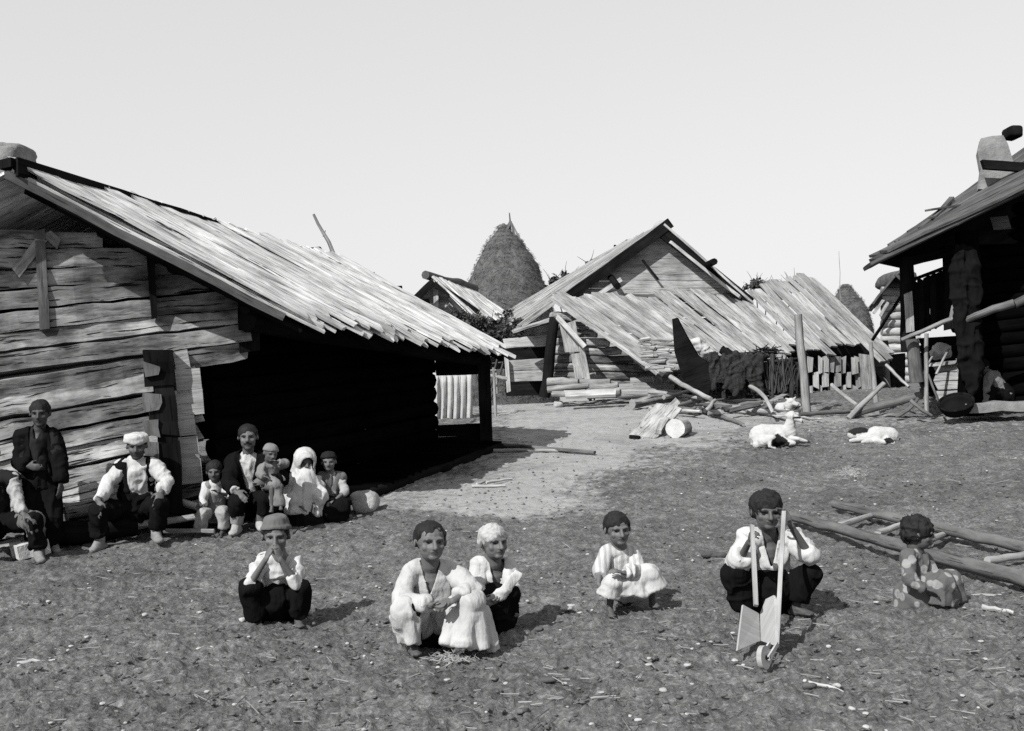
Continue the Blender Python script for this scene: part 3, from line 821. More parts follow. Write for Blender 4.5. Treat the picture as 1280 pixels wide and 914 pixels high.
# ================================================================== RIGHT HOUSE with balcony
def balcony_house():
    D = 16.6
    c = at(1240, 512, D + .5); c.z = gz(c.x, c.y)
    root = empty('balcony_house', c, 'dark tall wooden house with a slate chimney and a broken balcony at the right edge', 'house')
    mb = MB()
    r0 = at(1345, 212, 15.4); r1 = at(1345, 150, 19.5); e0 = at(1086, 334, 15.4); e1 = at(1118, 314, 19.5)
    board_roof(mb, e1, e0, r1, r0, .3, .05, 1, .2, 1)
    # boards run up the slope
    n = 15
    for k in range(2):
        for i in range(n):
            f = (i + .4 + random.uniform(-.1, .1)) / n
            a = lerp(e0, e1, f); b = lerp(r0, r1, f); d = (b - a).normalized(); up = (r1 - r0).cross(e0 - r0).normalized()
            if up.z < 0: up = -up
            mb.plank(a + d * random.uniform(0, .3 + .3 * k) + up * (.05 + .05 * k), b + up * (.05 + .05 * k), .26 * random.uniform(.8, 1.1), .04, up, 5, .02, .12)
    for (xa, ya, xb, yb) in ((1167, 272, 1190, 247), (1160, 262, 1200, 256), (1150, 285, 1192, 250)):
        mb.plank(at(xa, ya, 16.5), at(xb, yb, 16.8), .09, .03, (0, 0, 1), 2, .01)
    mb.build('roof', M['roof_dark'], root)
    mb = MB()
    p = at(1242, 205, 17.6)
    mb.prism([at(1223, 236, 17.2), at(1226, 212, 17.2), at(1222, 190, 17.2), at(1226, 173, 17.2), at(1240, 170, 17.2), at(1254, 169, 17.2), at(1260, 180, 17.2), at(1266, 200, 17.2), at(1276, 244, 17.2)], (.1, .3, 0))
    mb.build('chimney', M['chimney_slab'], root)
    mb = MB(); mb.plank(at(1228, 206, 16.95), at(1290, 210, 16.95), .14, .1, (0, -1, 0), 3, .01); mb.build('chimney_ledge', M['timber_dark'], root)
    mb = MB(); mb.rock(at(1266, 166, 17.4), (.10, .2, .09), 7, 0, 3, .5); mb.build('chimney_cap', M['timber_dark'], root)
    mb = MB(); mb.prism([at(1100, 328, 16.5), at(1300, 231, 16.5), at(1300, 305, 16.5), at(1214, 305, 16.5), at(1186, 321, 16.5), at(1128, 334, 16.5)], (0, .12, 0)); mb.build('gable_boarding', M['timber_dark'], root)
    # posts
    mb = MB(); mb.log(at(1133, 322, 16.3), at(1137, 440, 16.3), .10, .11, 9, 5, .015); mb.build('corner_post', M['timber_dark'], root)
    mb = MB(); mb.log(at(1140, 424, 16.2), at(1146, 478, 16.2), .09, .10, 9, 4, .01); mb.build('lower_post', M['timber'], root)
    mb = MB(); mb.plank(at(1135, 366, 16.15), at(1138, 415, 16.15), .11, .04, (0, -1, 0), 2); mb.build('post_face', M['board_pale'], root)
    mb = MB(); mb.log(at(1208, 290, 16.0), at(1213, 520, 16.0), .16, .18, 10, 7, .03, .1); mb.build('main_post', M['log_shade'], root)
    mb = MB(); mb.plank(at(1193, 378, 15.75), at(1189, 398, 15.75), .05, .04, (0, -1, 0), 2); mb.build('peg', M['pole'], root)
    # upper gallery boarding, leaving the sky gap beneath the eave
    mb = MB()
    for k in range(9):
        x = 1143 + 7.5 * k
        yt = 352 - (x - 1142) * .38
        mb.plank(at(x, yt, 16.5), at(x + 1, 416 - (x - 1143) * .25, 16.5), .085, .04, (0, -1, 0), 3, .008, .1)
    mb.build('gallery_boards', M['timber_dark'], root)
    mb = MB(); mb.plank(at(1135, 352, 16.45), at(1215, 322, 16.3), .05, .06, (0, -1, 0), 3); mb.build('gallery_rail', M['timber_dark'], root)
    mb = MB(); mb.plank(at(1130, 329, 16.45), at(1215, 308, 16.3), .13, .1, (0, -1, 0), 3); mb.build('eave_plate', M['timber_dark'], root)
    mb = MB(); mb.plank(at(1184, 310, 16.48), at(1186, 412, 16.4), .12, .08, (0, -1, 0), 3); mb.build('gallery_post', M['timber_dark'], root)
    mb = MB(); mb.log(at(1127, 425, 16.05), at(1192, 398, 15.75), .03, .035, 8, 5, .01); mb.build('gallery_beam', M['pole'], root)
    mb = MB(); mb.log(at(1205, 400, 15.7), at(1268, 379, 15.4), .05, .06, 8, 5, .02, .15); mb.log(at(1268, 379, 15.4), at(1330, 355, 15.2), .06, .06, 8, 3, .02); mb.build('gallery_beam', M['timber'], root)
    # main body, in shade under the roof
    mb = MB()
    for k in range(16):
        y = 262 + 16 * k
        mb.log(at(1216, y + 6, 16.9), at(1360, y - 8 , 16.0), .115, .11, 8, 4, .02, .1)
    mb.build('front_wall', M['log_shade'], root)
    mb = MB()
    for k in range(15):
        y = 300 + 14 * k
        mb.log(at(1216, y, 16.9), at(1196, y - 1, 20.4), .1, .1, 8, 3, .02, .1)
    mb.build('side_wall', M['log_shade'], root)
    mb = MB()
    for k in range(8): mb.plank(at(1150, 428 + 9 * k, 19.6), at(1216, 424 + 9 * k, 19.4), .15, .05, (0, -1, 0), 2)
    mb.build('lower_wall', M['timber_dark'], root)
    mb = MB(); mb.plank(at(1240, 280, 16.3), at(1262, 278, 16.2), .2, .05, (0, -1, 0), 1); mb.build('shutter', M['timber'], root)
balcony_house()
# ================================================================== FIGURES
def _frame(d, hint):
    d = Vector(d).normalized(); x = Vector(hint) - d * Vector(hint).dot(d)
    if x.length < 1e-4: x = Vector((1, 0, 0)) - d * d.x
    if x.length < 1e-4: x = Vector((0, 1, 0)) - d * d.y
    x.normalize(); return x, d.cross(x), d

def cap(p0, p1, r0, r1, flat=1.0, hint=(0, 1, 0), flat_end=False, n=14):
    """tapered capsule (or flat-ended tube); its section is thinned by 'flat' along the hint direction"""
    p0 = Vector(p0); p1 = Vector(p1); d = p1 - p0
    if d.length < 1e-5: d = Vector((0, 0, 1e-3))
    x, y, d = _frame(d, hint)
    rings = []
    if flat_end: rings = [(p0, r0), (p1, r1)]
    else:
        for a in (80, 55, 28): rings.append((p0 - d * r0 * math.sin(math.radians(a)), r0 * math.cos(math.radians(a))))
        rings += [(p0, r0), (p1, r1)]
        for a in (28, 55, 80): rings.append((p1 + d * r1 * math.sin(math.radians(a)), r1 * math.cos(math.radians(a))))
    V = []; F = []
    for c, r in rings:
        for k in range(n):
            t = 2 * math.pi * k / n; V.append(c + x * math.cos(t) * r * flat + y * math.sin(t) * r)
    for i in range(len(rings) - 1):
        for k in range(n): F.append([i * n + k, i * n + (k + 1) % n, i * n + n + (k + 1) % n, i * n + n + k])
    F.append(list(range(n))[::-1]); e = (len(rings) - 1) * n; F.append([e + k for k in range(n)])
    return V, F

def ell(c, r, R=None, n=16):
    c = Vector(c); V = []; F = []
    for i in range(1, n // 2 + 2):
        a = -math.pi / 2 + math.pi * (i - .5) / (n // 2 + 1)
        for k in range(n):
            t = 2 * math.pi * k / n
            p = Vector((r[0] * math.cos(a) * math.cos(t), r[1] * math.cos(a) * math.sin(t), r[2] * math.sin(a)))
            V.append(c + (R @ p if R is not None else p))
    m = n // 2 + 1
    for i in range(m - 1):
        for k in range(n): F.append([i * n + k, i * n + (k + 1) % n, i * n + n + (k + 1) % n, i * n + n + k])
    F.append(list(range(n))[::-1]); e = (m - 1) * n; F.append([e + k for k in range(n)])
    return V, F

def blob(name, prims, mats, parent, voxel=.01, smooth=4, fold=0.0, ffreq=14, fstretch=(1, 1, .45), post=None, seed=0, loc=None):
    V = []; F = []
    for v, f in prims:
        o = len(V); V += [tuple(p) for p in v]; F += [[o + k for k in q] for q in f]
    me = bpy.data.meshes.new('tmp'); me.from_pydata(V, [], F); me.update()
    ob = bpy.data.objects.new('tmp', me); COL.objects.link(ob)
    r = ob.modifiers.new('r', 'REMESH'); r.mode = 'VOXEL'; r.voxel_size = voxel; r.use_smooth_shade = True
    if smooth:
        s = ob.modifiers.new('s', 'SMOOTH'); s.factor = .5; s.iterations = smooth
    dg = bpy.context.evaluated_depsgraph_get()
    out = bpy.data.meshes.new_from_object(ob.evaluated_get(dg))
    bpy.data.objects.remove(ob); bpy.data.meshes.remove(me)
    n = len(out.vertices); P = np.empty(n * 3); out.vertices.foreach_get('co', P); P = P.reshape(-1, 3)
    N = np.empty(n * 3); out.vertices.foreach_get('normal', N); N = N.reshape(-1, 3)
    if fold:
        Q = P * ffreq * np.array(fstretch)
        Q = Q + .6 * np.stack([vnoise(Q * .5, seed + 11), vnoise(Q * .5, seed + 12), vnoise(Q * .5, seed + 13)], 1)
        h = np.clip(1 - 3.2 * np.abs(vnoise(Q, seed + 3)), -.6, 1); h3 = np.clip(1 - 3 * np.abs(vnoise(Q * np.array([.8, .8, 2.6]), seed + 5)), -.5, 1); h2 = vnoise(Q * .4, seed + 8)
        P = P + N * (fold * (h * .6 + h3 * .42 + h2 * .6))[:, None]
    tint = None; kill = None
    if post:
        res = post(P, N)
        P = res.get('P', P); tint = res.get('tint'); kill = res.get('kill')
    out.vertices.foreach_set('co', P.ravel())
    if tint is not None:
        a = out.attributes.new('tint', 'FLOAT', 'POINT'); a.data.foreach_set('value', tint)
    if kill is not None and kill.any():
        bm = bmesh.new(); bm.from_mesh(out); bm.verts.ensure_lookup_table()
        bmesh.ops.delete(bm, geom=[bm.verts[i] for i in np.nonzero(kill)[0]], context='VERTS'); bv = [v for v in bm.verts if v.is_boundary]
        for _ in range(8):
            nc = {v: sum((e.other_vert(v).co for e in v.link_edges if e.is_boundary), Vector()) / max(1, sum(e.is_boundary for e in v.link_edges)) for v in bv}
            for v, c_ in nc.items(): v.co = v.co.lerp(c_, .5)
        bm.to_mesh(out); bm.free()
    out.name = name
    out.polygons.foreach_set('use_smooth', np.ones(len(out.polygons), bool)); out.update()
    return link(name, out, mats, parent, loc)

def rot_head(yaw, pitch, tilt):
    """yaw > 0 turns the face to image right, pitch > 0 nods down, tilt > 0 leans to image right"""
    return (Matrix.Rotation(math.radians(yaw), 3, 'Z') @ Matrix.Rotation(math.radians(pitch), 3, 'X') @ Matrix.Rotation(math.radians(tilt), 3, 'Y'))

def head_prims(c, R, s, kid=1.0):
    g = lambda x, y, z: Vector(c) + R @ (Vector((x, y, z * (kid if z < 0 else 1))) * s)
    S = lambda *r: tuple(q * s for q in r)
    P = [ell(g(0, .012, .022), S(.077, .093, .084), R), ell(g(0, -.022, -.042), S(.062, .061, .064), R),
         ell(g(0, -.050, -.030), S(.046, .040, .050), R),
         cap(g(-.036, -.074, .021), g(.036, -.074, .021), .013 * s, .013 * s),
         cap(g(0, -.086, .012), g(0, -.104, -.026), .0085 * s, .0125 * s), ell(g(0, -.094, -.029), S(.018, .011, .010), R),
         ell(g(-.036, -.054, -.024), S(.026, .020, .024), R), ell(g(.036, -.054, -.024), S(.026, .020, .024), R),
         ell(g(0, -.083, -.051), S(.023, .011, .0085), R), ell(g(0, -.080, -.063), S(.020, .012, .009), R),
         ell(g(0, -.068, -.088), S(.028, .020, .018), R)]
    for q in (-1, 1):
        P.append(ell(g(q * .082, .008, -.004), S(.008, .016, .023), R @ Matrix.Rotation(q * .25, 3, 'Z')))
    return P

def head_post(c, R, s, P, tint, kind, kid=1.0):
    """eye sockets, eyes, brows, lips as form and tint, with shade in the hollows painted darker"""
    L = (P - np.array(c)) @ np.array(R) / s
    L[:, 2] = np.where(L[:, 2] < 0, L[:, 2] / kid, L[:, 2])
    front = L[:, 1] < -.03
    for q in (-1, 1):
        e = np.array([q * .031, -.078, .002])
        d = np.sqrt(((L - e) ** 2 * np.array([.7, .5, 1.5])).sum(1))
        P += (np.exp(-(d / .019) ** 2) * .0085 * s * front)[:, None] * (np.array(R) @ np.array([0, 1, 0]))[None, :]
        dx = (L[:, 0] - e[0]) / .0155; dz = (L[:, 2] - e[2]) / .0062
        eye = front & (dx ** 2 + dz ** 2 < 1)
        tint[eye] = .95
        iris = front & (((L[:, 0] - e[0]) / .0068) ** 2 + dz ** 2 < 1.1); tint[iris] = .18
        lid = front & (dx ** 2 + dz ** 2 >= 1) & (dx ** 2 + (dz - .25) ** 2 < 1.7); tint[lid] *= .6  # rim around the eye tinted darker as brow shadow
        brow = front & (np.abs(L[:, 0] - q * .032) < .021) & (np.abs(L[:, 2] - .0225 + .25 * (np.abs(L[:, 0]) - .03) ** 2 / .01) < .0055); tint[brow] = .42
    lip = front & (((L[:, 0]) / .021) ** 2 + ((L[:, 2] + .057) / .0095) ** 2 < 1) & (L[:, 1] < -.06); tint[lip] *= .66
    seam = front & (np.abs(L[:, 0]) < .020) & (np.abs(L[:, 2] + .057) < .0022) & (L[:, 1] < -.06); tint[seam] = .25
    nost = front & (np.abs(np.abs(L[:, 0]) - .008) < .004) & (np.abs(L[:, 2] + .037) < .003) & (L[:, 1] < -.085); tint[nost] = .3  # nostrils, like the lip seam, tinted dark in place of shade
    if kind == 'moustache':
        mo = front & (np.abs(L[:, 0]) < .034) & (np.abs(L[:, 2] + .045 + .25 * np.abs(L[:, 0])) < .0075) & (L[:, 1] < -.055); tint[mo] = .06
        st = front & (L[:, 2] < -.06) & (L[:, 1] < -.02); tint[st] *= .75
    if kind == 'beard':
        b = (L[:, 2] < -.038) & (L[:, 1] < .0) & (L[:, 2] > -.13) & (np.sqrt(L[:, 0] ** 2 + L[:, 1] ** 2) < .12) & ~lip; tint[b] *= .45

def hand_prims(w, d, pn, s, curl=.5, thumb=1, spread=.25):
    """palm, four unequal fingers of three bones, thumb; d along the hand, pn the way the palm faces, thumb -1/1 its side"""
    w = Vector(w); d = Vector(d).normalized(); pn = Vector(pn); pn = (pn - d * pn.dot(d))
    if pn.length < 1e-4: pn = Vector((0, 0, -1)) - d * (-d.z)
    pn.normalize(); sd = d.cross(pn) * thumb
    P = [cap(w - d * .01 * s, w + d * .075 * s, .027 * s, .038 * s, .42, pn)]
    for k, (off, L) in enumerate(((.030, .070), (.010, .080), (-.010, .074), (-.029, .056))):
        base = w + d * (.085 - .006 * abs(k - 1)) * s + sd * off * s; a = 0.0
        fd = (d + sd * off * spread * 6).normalized(); p = base; r = .0088 * s
        P.append(cap(base - d * .03 * s, base, r, r))
        for j, fr in enumerate((.45, .32, .23)):
            a = curl * (.55 + .75 * j)
            dd = (fd * math.cos(a) + pn * math.sin(a)).normalized(); q = p + dd * L * fr * s
            P.append(cap(p, q, r, r * .9)); r *= .9; p = q
    b = w + d * .02 * s + sd * .026 * s
    t1 = b + (d * .6 + sd * .75 + pn * .35).normalized() * .04 * s; t2 = t1 + (d * .9 + sd * .15 + pn * (.35 + curl * .4)).normalized() * .032 * s
    P += [cap(b, t1, .013 * s, .0105 * s), cap(t1, t2, .0105 * s, .0085 * s)]
    return P

def foot_prims(a, t, s, toes=True):
    """bare foot from the ankle a to the toe tip t"""
    a = Vector(a); t = Vector(t); d = t - a; d.z = 0; L = max(d.length, .05); d.normalize(); sd = Vector((-d.y, d.x, 0))
    gl = min(a.z, t.z)
    zb = t.z
    heel = Vector((a.x, a.y, zb)) - d * .03 * s
    P = [cap(heel, heel + d * .05 * s, .026 * s, .03 * s), cap(a, heel + d * .03 * s, .034 * s, .034 * s), cap(a + d * .01, t - d * .03 * s, .030 * s, .026 * s, .8, (0, 0, 1)),
         cap(heel + d * .03 * s, t - d * .035 * s, .028 * s, .036 * s, .55, (0, 0, 1))]
    if toes:
        for k in range(5):
            o = sd * (k - 2) * .0155 * s; ln = (.036, .034, .03, .026, .02)[k if sd.x > 0 else 4 - k] * s
            b = t - d * .045 * s + o; P.append(cap(b, b + d * ln, .0105 * s, .009 * s))
    return P

NEAR = .0044
def person(spec):
    bx, by = spec['base']; D = depth_at(bx, by) + spec.get('dd', 0)
    k = spec['k']; hs = spec['hs'] / .212; vox = spec.get('vox', .008)
    J = {}
    for q, v in spec['j'].items(): J[q] = at(v[0], v[1], D + (v[2] if len(v) > 2 else 0))
    base = at(bx, by, D); base.z = gz(base.x, base.y)
    root = empty('person', base, spec['label'], spec.get('cat', 'person'), spec.get('group'))
    R = rot_head(*spec.get('face', (0, 0, 0)))
    for s_ in 'lr':
        if 'hi' + s_ not in J:
            ax = (J['shr'] - J['shl']); ax.z = 0; ax.normalize(); J['hi' + s_] = J['pl'] + ax * (.085 * k) * (-1 if s_ == 'l' else 1)
    ch = lerp(J['nk'], J['pl'], .28); wa = lerp(J['nk'], J['pl'], .65)
    ax = (J['shr'] - J['shl']).normalized(); dn = (J['pl'] - J['nk']).normalized()
    fr = dn.cross(ax).normalized()
    if fr.y > 0: fr = -fr
    # --- the body: one surface
    kid = .80 if k < .8 else 1.0
    B = head_prims(J['hd'], R, hs, kid)
    jaw = J['hd'] + R @ Vector((0, .022, -.07)) * hs
    B += [cap(jaw, J['nk'], .046 * hs, .050 * hs), cap(J['nk'], ch, .054 * k, .112 * k, .8, fr), cap(J['shl'], J['shr'], .05 * k, .05 * k),
          cap(ch, wa, .122 * k, .11 * k, .72, fr), cap(wa, J['pl'], .11 * k, .128 * k, .8, fr)]
    for s_ in 'lr':
        B += [cap(J['sh' + s_], J['el' + s_], .042 * k, .034 * k), cap(J['el' + s_], J['wr' + s_], .034 * k, .023 * k)]
        if 'hn' + s_ in J:
            hd = spec.get('hand', {}).get(s_, ((0, -.3, -1), .5, 1))
            B += hand_prims(J['wr' + s_], J['hn' + s_] - J['wr' + s_], hd[0], k * 1.02, hd[1], hd[2])
        if 'kn' + s_ in J:
            B += [cap(J['hi' + s_], J['kn' + s_], .078 * k, .052 * k), cap(J['kn' + s_], J['an' + s_], .050 * k, .032 * k)]
            mid = lerp(J['kn' + s_], J['an' + s_], .3); back = (J['hi' + s_] - J['kn' + s_]).normalized() * .015 * k
            B += [cap(mid + back, lerp(J['kn' + s_], J['an' + s_], .55) + back, .05 * k, .042 * k)]
            if 'to' + s_ in J and not spec.get('shoes'): B += foot_prims(J['an' + s_], J['to' + s_], k * 1.05)
    def bpost(P, N):
        t = np.ones(len(P)); head_post(J['hd'], R, hs, P, t, spec.get('facial', ''), kid)
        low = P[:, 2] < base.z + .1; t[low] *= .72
        return {'P': P, 'tint': t}
    body = blob('body', B, M[spec.get('skin', 'skin')], root, vox, 2, post=bpost)
    # --- clothes and hair
    def pt(v):
        if isinstance(v, str): return J[v]
        if isinstance(v, Vector): return v
        if len(v) == 3 and isinstance(v[0], str): return lerp(J[v[0]], J[v[1]], v[2])
        return at(v[0], v[1], D + (v[2] if len(v) > 2 else 0))
    for gi, g in enumerate(spec['wear']):
        PR = []
        ty = g['type']; pad = g.get('pad', 1.0)
        if ty in ('shirt', 'vest', 'jacket'):
            q = g.get('low', 1.0); end = lerp(J['nk'], J['pl'], q); extra = .009 * pad
            PR += [cap(lerp(J['nk'], ch, .25), ch, .078 * k + extra, .130 * k + extra, .78, fr), cap(ch, wa, .134 * k + extra, .130 * k + extra, .76, fr),
                   cap(wa, end, .130 * k + extra, (.148 * k + extra) * g.get('hem', 1), .82, fr, True),
                   cap(lerp(J['shl'], J['nk'], .1), lerp(J['shr'], J['nk'], .1), .054 * k + extra, .054 * k + extra)]
            if ty != 'vest':
                for s_ in 'lr':
                    cu = g.get('cuff', {}).get(s_, .9); sw = g.get('sleeve', 1.0)
                    if cu is None: continue
                    a = .054 * k + extra; b = (.046 * k + extra) * sw; c = (.040 * k + extra) * sw
                    PR += [cap(J['sh' + s_], J['el' + s_], a, b)]
                    e = lerp(J['el' + s_], J['wr' + s_], cu)
                    PR += [ell(J['el' + s_], (b * 1.02,) * 3)]
                    PR += [cap(J['el' + s_], e, b, c, 1, (0, 1, 0), True)]
        if ty == 'trousers':
            e = .011 * pad
            PR += [cap(lerp(J['nk'], J['pl'], .72), J['pl'], .122 * k + e, .140 * k + e, .85, fr), cap(J['hil'], J['hir'], .10 * k + e, .10 * k + e)]
            for s_ in 'lr':
                if 'kn' + s_ not in J: continue
                lw = g.get('leg', 1.0); cu = g.get('cuff', .9)
                PR += [cap(J['hi' + s_], J['kn' + s_], .092 * k + e, (.064 * k + e) * lw), cap(J['kn' + s_], lerp(J['kn' + s_], J['an' + s_], cu), (.064 * k + e) * lw, (.060 * k + e) * lw, 1, (0, 1, 0), True),
                       ell(J['kn' + s_], ((.064 * k + e) * lw,) * 3)]
        if ty == 'shoes':
            for s_ in 'lr':
                if 'to' + s_ not in J: continue
                PR = []
                a = J['an' + s_]; t = J['to' + s_]; d = (t - a); d.z = 0; d.normalize(); hz = Vector((a.x, a.y, t.z + .02 * k)) - d * .04 * k
                PR += [cap(hz, t - d * .04 * k + Vector((0, 0, .005)), .042 * k, .045 * k, .7, (0, 0, 1)), cap(a, hz + d * .05 * k, .045 * k, .045 * k), cap(a, t - d * .05 * k, .045 * k, .032 * k)]
                blob('shoe', PR, M[g['mat']], root, vox * 1.35, 3, .002)
            continue
        for ex in g.get('extra', []):
            if ex[0] == 'cap': PR.append(cap(pt(ex[1]), pt(ex[2]), ex[3], ex[4], *(ex[5:] if len(ex) > 5 else ())))
            elif ex[0] == 'tub': PR.append(cap(pt(ex[1]), pt(ex[2]), ex[3], ex[4], ex[5] if len(ex) > 5 else 1, ex[6] if len(ex) > 6 else (0, 1, 0), True))
            elif ex[0] == 'ell': PR.append(ell(pt(ex[1]), ex[2]))
        if ty == 'hair':
            g_ = lambda x, y, z: J['hd'] + R @ (Vector((x, y, z)) * hs); v = g.get('vol', 1.0)
            S = lambda *r: tuple(q * hs * v for q in r)
            PR += [ell(g_(0, .022, .040), S(.082, .096, .077), R), ell(g_(0, .050, .008), S(.070, .066, .066), R)]
            for q in (-1, 1): PR += [ell(g_(q * .068, .030, .022), S(.015, .046, .050), R), ell(g_(q * .070, -.012, .040), S(.012, .024, .030), R)]
        if ty == 'cap':
            g_ = lambda x, y, z: J['hd'] + R @ (Vector((x, y, z)) * hs); h = g.get('h', .055); b = g.get('brim', .044)
            PR += [cap(g_(0, .008, b), g_(0, .016, b + h), .091 * hs, .083 * hs * g.get('top', 1), 1, (0, 1, 0), True), ell(g_(0, .014, b + h), (.080 * hs * g.get('top', 1), .085 * hs * g.get('top', 1), .03 * hs), R)]
            PR += [cap(g_(0, .006, b - .008), g_(0, .01, b + .016), .096 * hs, .096 * hs, 1, (0, 1, 0), True)]
        if ty == 'turban':
            g_ = lambda x, y, z: J['hd'] + R @ (Vector((x, y, z)) * hs)
            for i in range(14):
                t0, t1 = 2 * math.pi * i / 14, 2 * math.pi * (i + 1) / 14
                for zz, rr in ((.052, .027), (.080, .024)):
                    f = lambda t: g_(.082 * math.cos(t), .010 + .090 * math.sin(t), zz + .008 * math.sin(3 * t + zz * 60))
                    PR.append(cap(f(t0), f(t1), rr * hs, rr * hs))
            PR += [ell(g_(0, .012, .085), (.082 * hs, .088 * hs, .036 * hs), R)]
        if ty == 'hood':
            g_ = lambda x, y, z: J['hd'] + R @ (Vector((x, y, z)) * hs)
            PR += [ell(g_(0, .012, .025), (.108 * hs, .120 * hs, .120 * hs), R), cap(g_(0, .03, -.03), g_(0, .03, -.13), .098 * hs, .115 * hs)]
        cut = g.get('cut')
        def post(P, N, g=g, cut=cut, ty=ty):
            kill = np.zeros(len(P), bool)
            if cut:
                top = np.array(J['nk']) + np.array(dn) * cut.get('up', -.05) * k; ln = cut['len']
                rel = P - top; tt = rel @ np.array(dn) / ln; lat = rel @ np.array(ax) - cut.get('off', 0) * k
                sk = cut.get('w1', 0.0)
                hw = cut['w'] * (1 - tt) + sk * tt
                frt = (rel - (tt * ln)[:, None] * np.array(dn)) @ np.array(fr)
                kill |= (tt > -.3) & (tt < 1) & (np.abs(lat) < hw) & (frt > -.01) & (N @ np.array(fr) > -.2)
            if ty == 'hood':
                L = (P - np.array(J['hd'])) @ np.array(R) / hs
                kill |= (L[:, 1] < -.055) & ((L[:, 0] / .062) ** 2 + ((L[:, 2] + .018) / .088) ** 2 < 1)
            if g.get('hemcut'):                       # trim below a line
                pass
            return {'P': P, 'kill': kill}
        ob = blob(g['name'], PR, M[g['mat']], root, g.get('vox', vox * 1.35), g.get('smooth', (g.get('sm', 5) if ty == 'drape' else 4) if ty not in ('hair',) else 2), g.get('fold', .012) * 1.5 * min(k + .2, 1), g.get('ff', 13), post=post, seed=gi + int(bx))
        if ty in ('vest', 'jacket', 'hood') or cut:
            so = ob.modifiers.new('thickness', 'SOLIDIFY'); so.thickness = .008; so.offset = 1
        if g.get('label'): ob['label'] = g['label']
    return root, J, D

def pleats(tl, tr, bl, br, n, r0, r1, bow):
    out = []
    for i in range(n):
        f = i / (n - 1); w = bow * 4 * f * (1 - f); j = .014 * (1 if i % 2 else -1)
        a = tuple(tl[q] + (tr[q] - tl[q]) * f + (w + j * .5 if q == 2 else 0) for q in range(3)); b = tuple(bl[q] + (br[q] - bl[q]) * f + (w + j if q == 2 else 0) for q in range(3))
        out.append(('tub', a, b, r0, r1 * (1 + .15 * (i % 3 - 1))))
    return out
H0 = dict(type='hair', name='hair', mat='hair', fold=.006, ff=60, fstretch=1, smooth=2)
def hair(mat='hair', vol=1.0, fold=.0035): return dict(type='hair', name='hair', mat=mat, vol=vol, fold=fold, ff=38)

PEOPLE = {}
# ---- the boy with both hands at his mouth
PEOPLE['mouth'] = person(dict(base=(345, 783), k=.70, hs=.205, vox=NEAR, skin='skin', face=(8, 4, 0), label='barefoot squatting boy in a tall cap with both hands at his mouth, dark trousers',
    group='children squatting in the yard',
    j=dict(hd=(345, 671, 0), nk=(350, 697, .03), shl=(329, 699, .03), shr=(371, 700, .06), ell=(313, 730, -.10), elr=(372, 729, -.08), wrl=(333, 698, -.13), wrr=(350, 699, -.14), hnl=(340, 684, -.12), hnr=(346, 684, -.13),
           pl=(347, 764, .16), knl=(313, 736, -.08), knr=(378, 735, -.06), anl=(322, 775, .0), anr=(373, 774, .02), tol=(313, 786, -.10), tor=(375, 784, -.10)),
    hand=dict(l=((.6, .5, 0), .7, 1), r=((-.7, .5, 0), .7, -1)),
    wear=[dict(type='trousers', name='trousers', mat='black', leg=1.05, pad=1.3, cuff=.9, extra=[('cap', (346, 748, .04), (346, 766, .1), .10, .08)]),
          dict(type='shirt', name='shirt', mat='white', low=.55, cuff=dict(l=.16, r=.35), sleeve=1.15, pad=.8, fold=.012),
          hair(), dict(type='cap', name='cap', mat='grey', h=.062, brim=.05, top=.9, fold=.004)]))
# ---- the boy in the pale robe
PEOPLE['robe'] = person(dict(base=(550, 818), k=.72, hs=.212, vox=NEAR, skin='skin', face=(20, 0, 3), label='squatting dark-haired boy in a loose pale robe, hands clasped on his knees', group='children squatting in the yard',
    j=dict(hd=(538, 678, 0), nk=(538, 706, .04), shl=(514, 712, .03), shr=(562, 711, .08), ell=(502, 752, -.04), elr=(590, 739, -.05), wrl=(540, 757, -.16), wrr=(566, 751, -.16), hnl=(556, 762, -.20), hnr=(551, 757, -.20),
           pl=(541, 788, .17), knl=(509, 762, -.10), knr=(588, 754, -.08), anl=(514, 803, -.02), anr=(592, 800, .02), tol=(522, 819, -.14), tor=(606, 812, -.08)),
    hand=dict(l=((.3, .3, .8), .8, 1), r=((-.3, .3, -.8), .8, -1)),
    wear=[dict(type='trousers', name='trousers', mat='black', leg=1.1, pad=1.2, cuff=.8),
          dict(type='shirt', name='shirt', mat='cream', low=.86, cuff=dict(l=.86, r=.6), sleeve=1.05, pad=1.0, cut=dict(w=.055, len=.17, up=-.05, off=.0), fold=.011, hem=1.05),
          dict(type='drape', name='robe_skirt', mat='cream', fold=.007, sm=9, extra=[('cap', (556, 775, .10), (585, 757, -.06), .092, .082), ('cap', (588, 756, -.07), (590, 768, -.10), .076, .06), ('ell', (588, 753, -.085), (.084, .08, .074))] + pleats((570, 762, -.07), (602, 758, -.05), (557, 806, -.13), (617, 814, -.06), 6, .040, .036, -.055) + []),
          dict(type='drape', name='robe_skirt', mat='cream', fold=.007, sm=9, extra=[('cap', (525, 780, .08), (509, 764, -.09), .085, .082), ('cap', (508, 764, -.10), (505, 776, -.09), .08, .066)] + pleats((494, 768, -.08), (518, 770, -.12), (503, 803, -.05), (522, 806, -.10), 4, .036, .030, -.02) + []),
          hair(vol=.98)]))
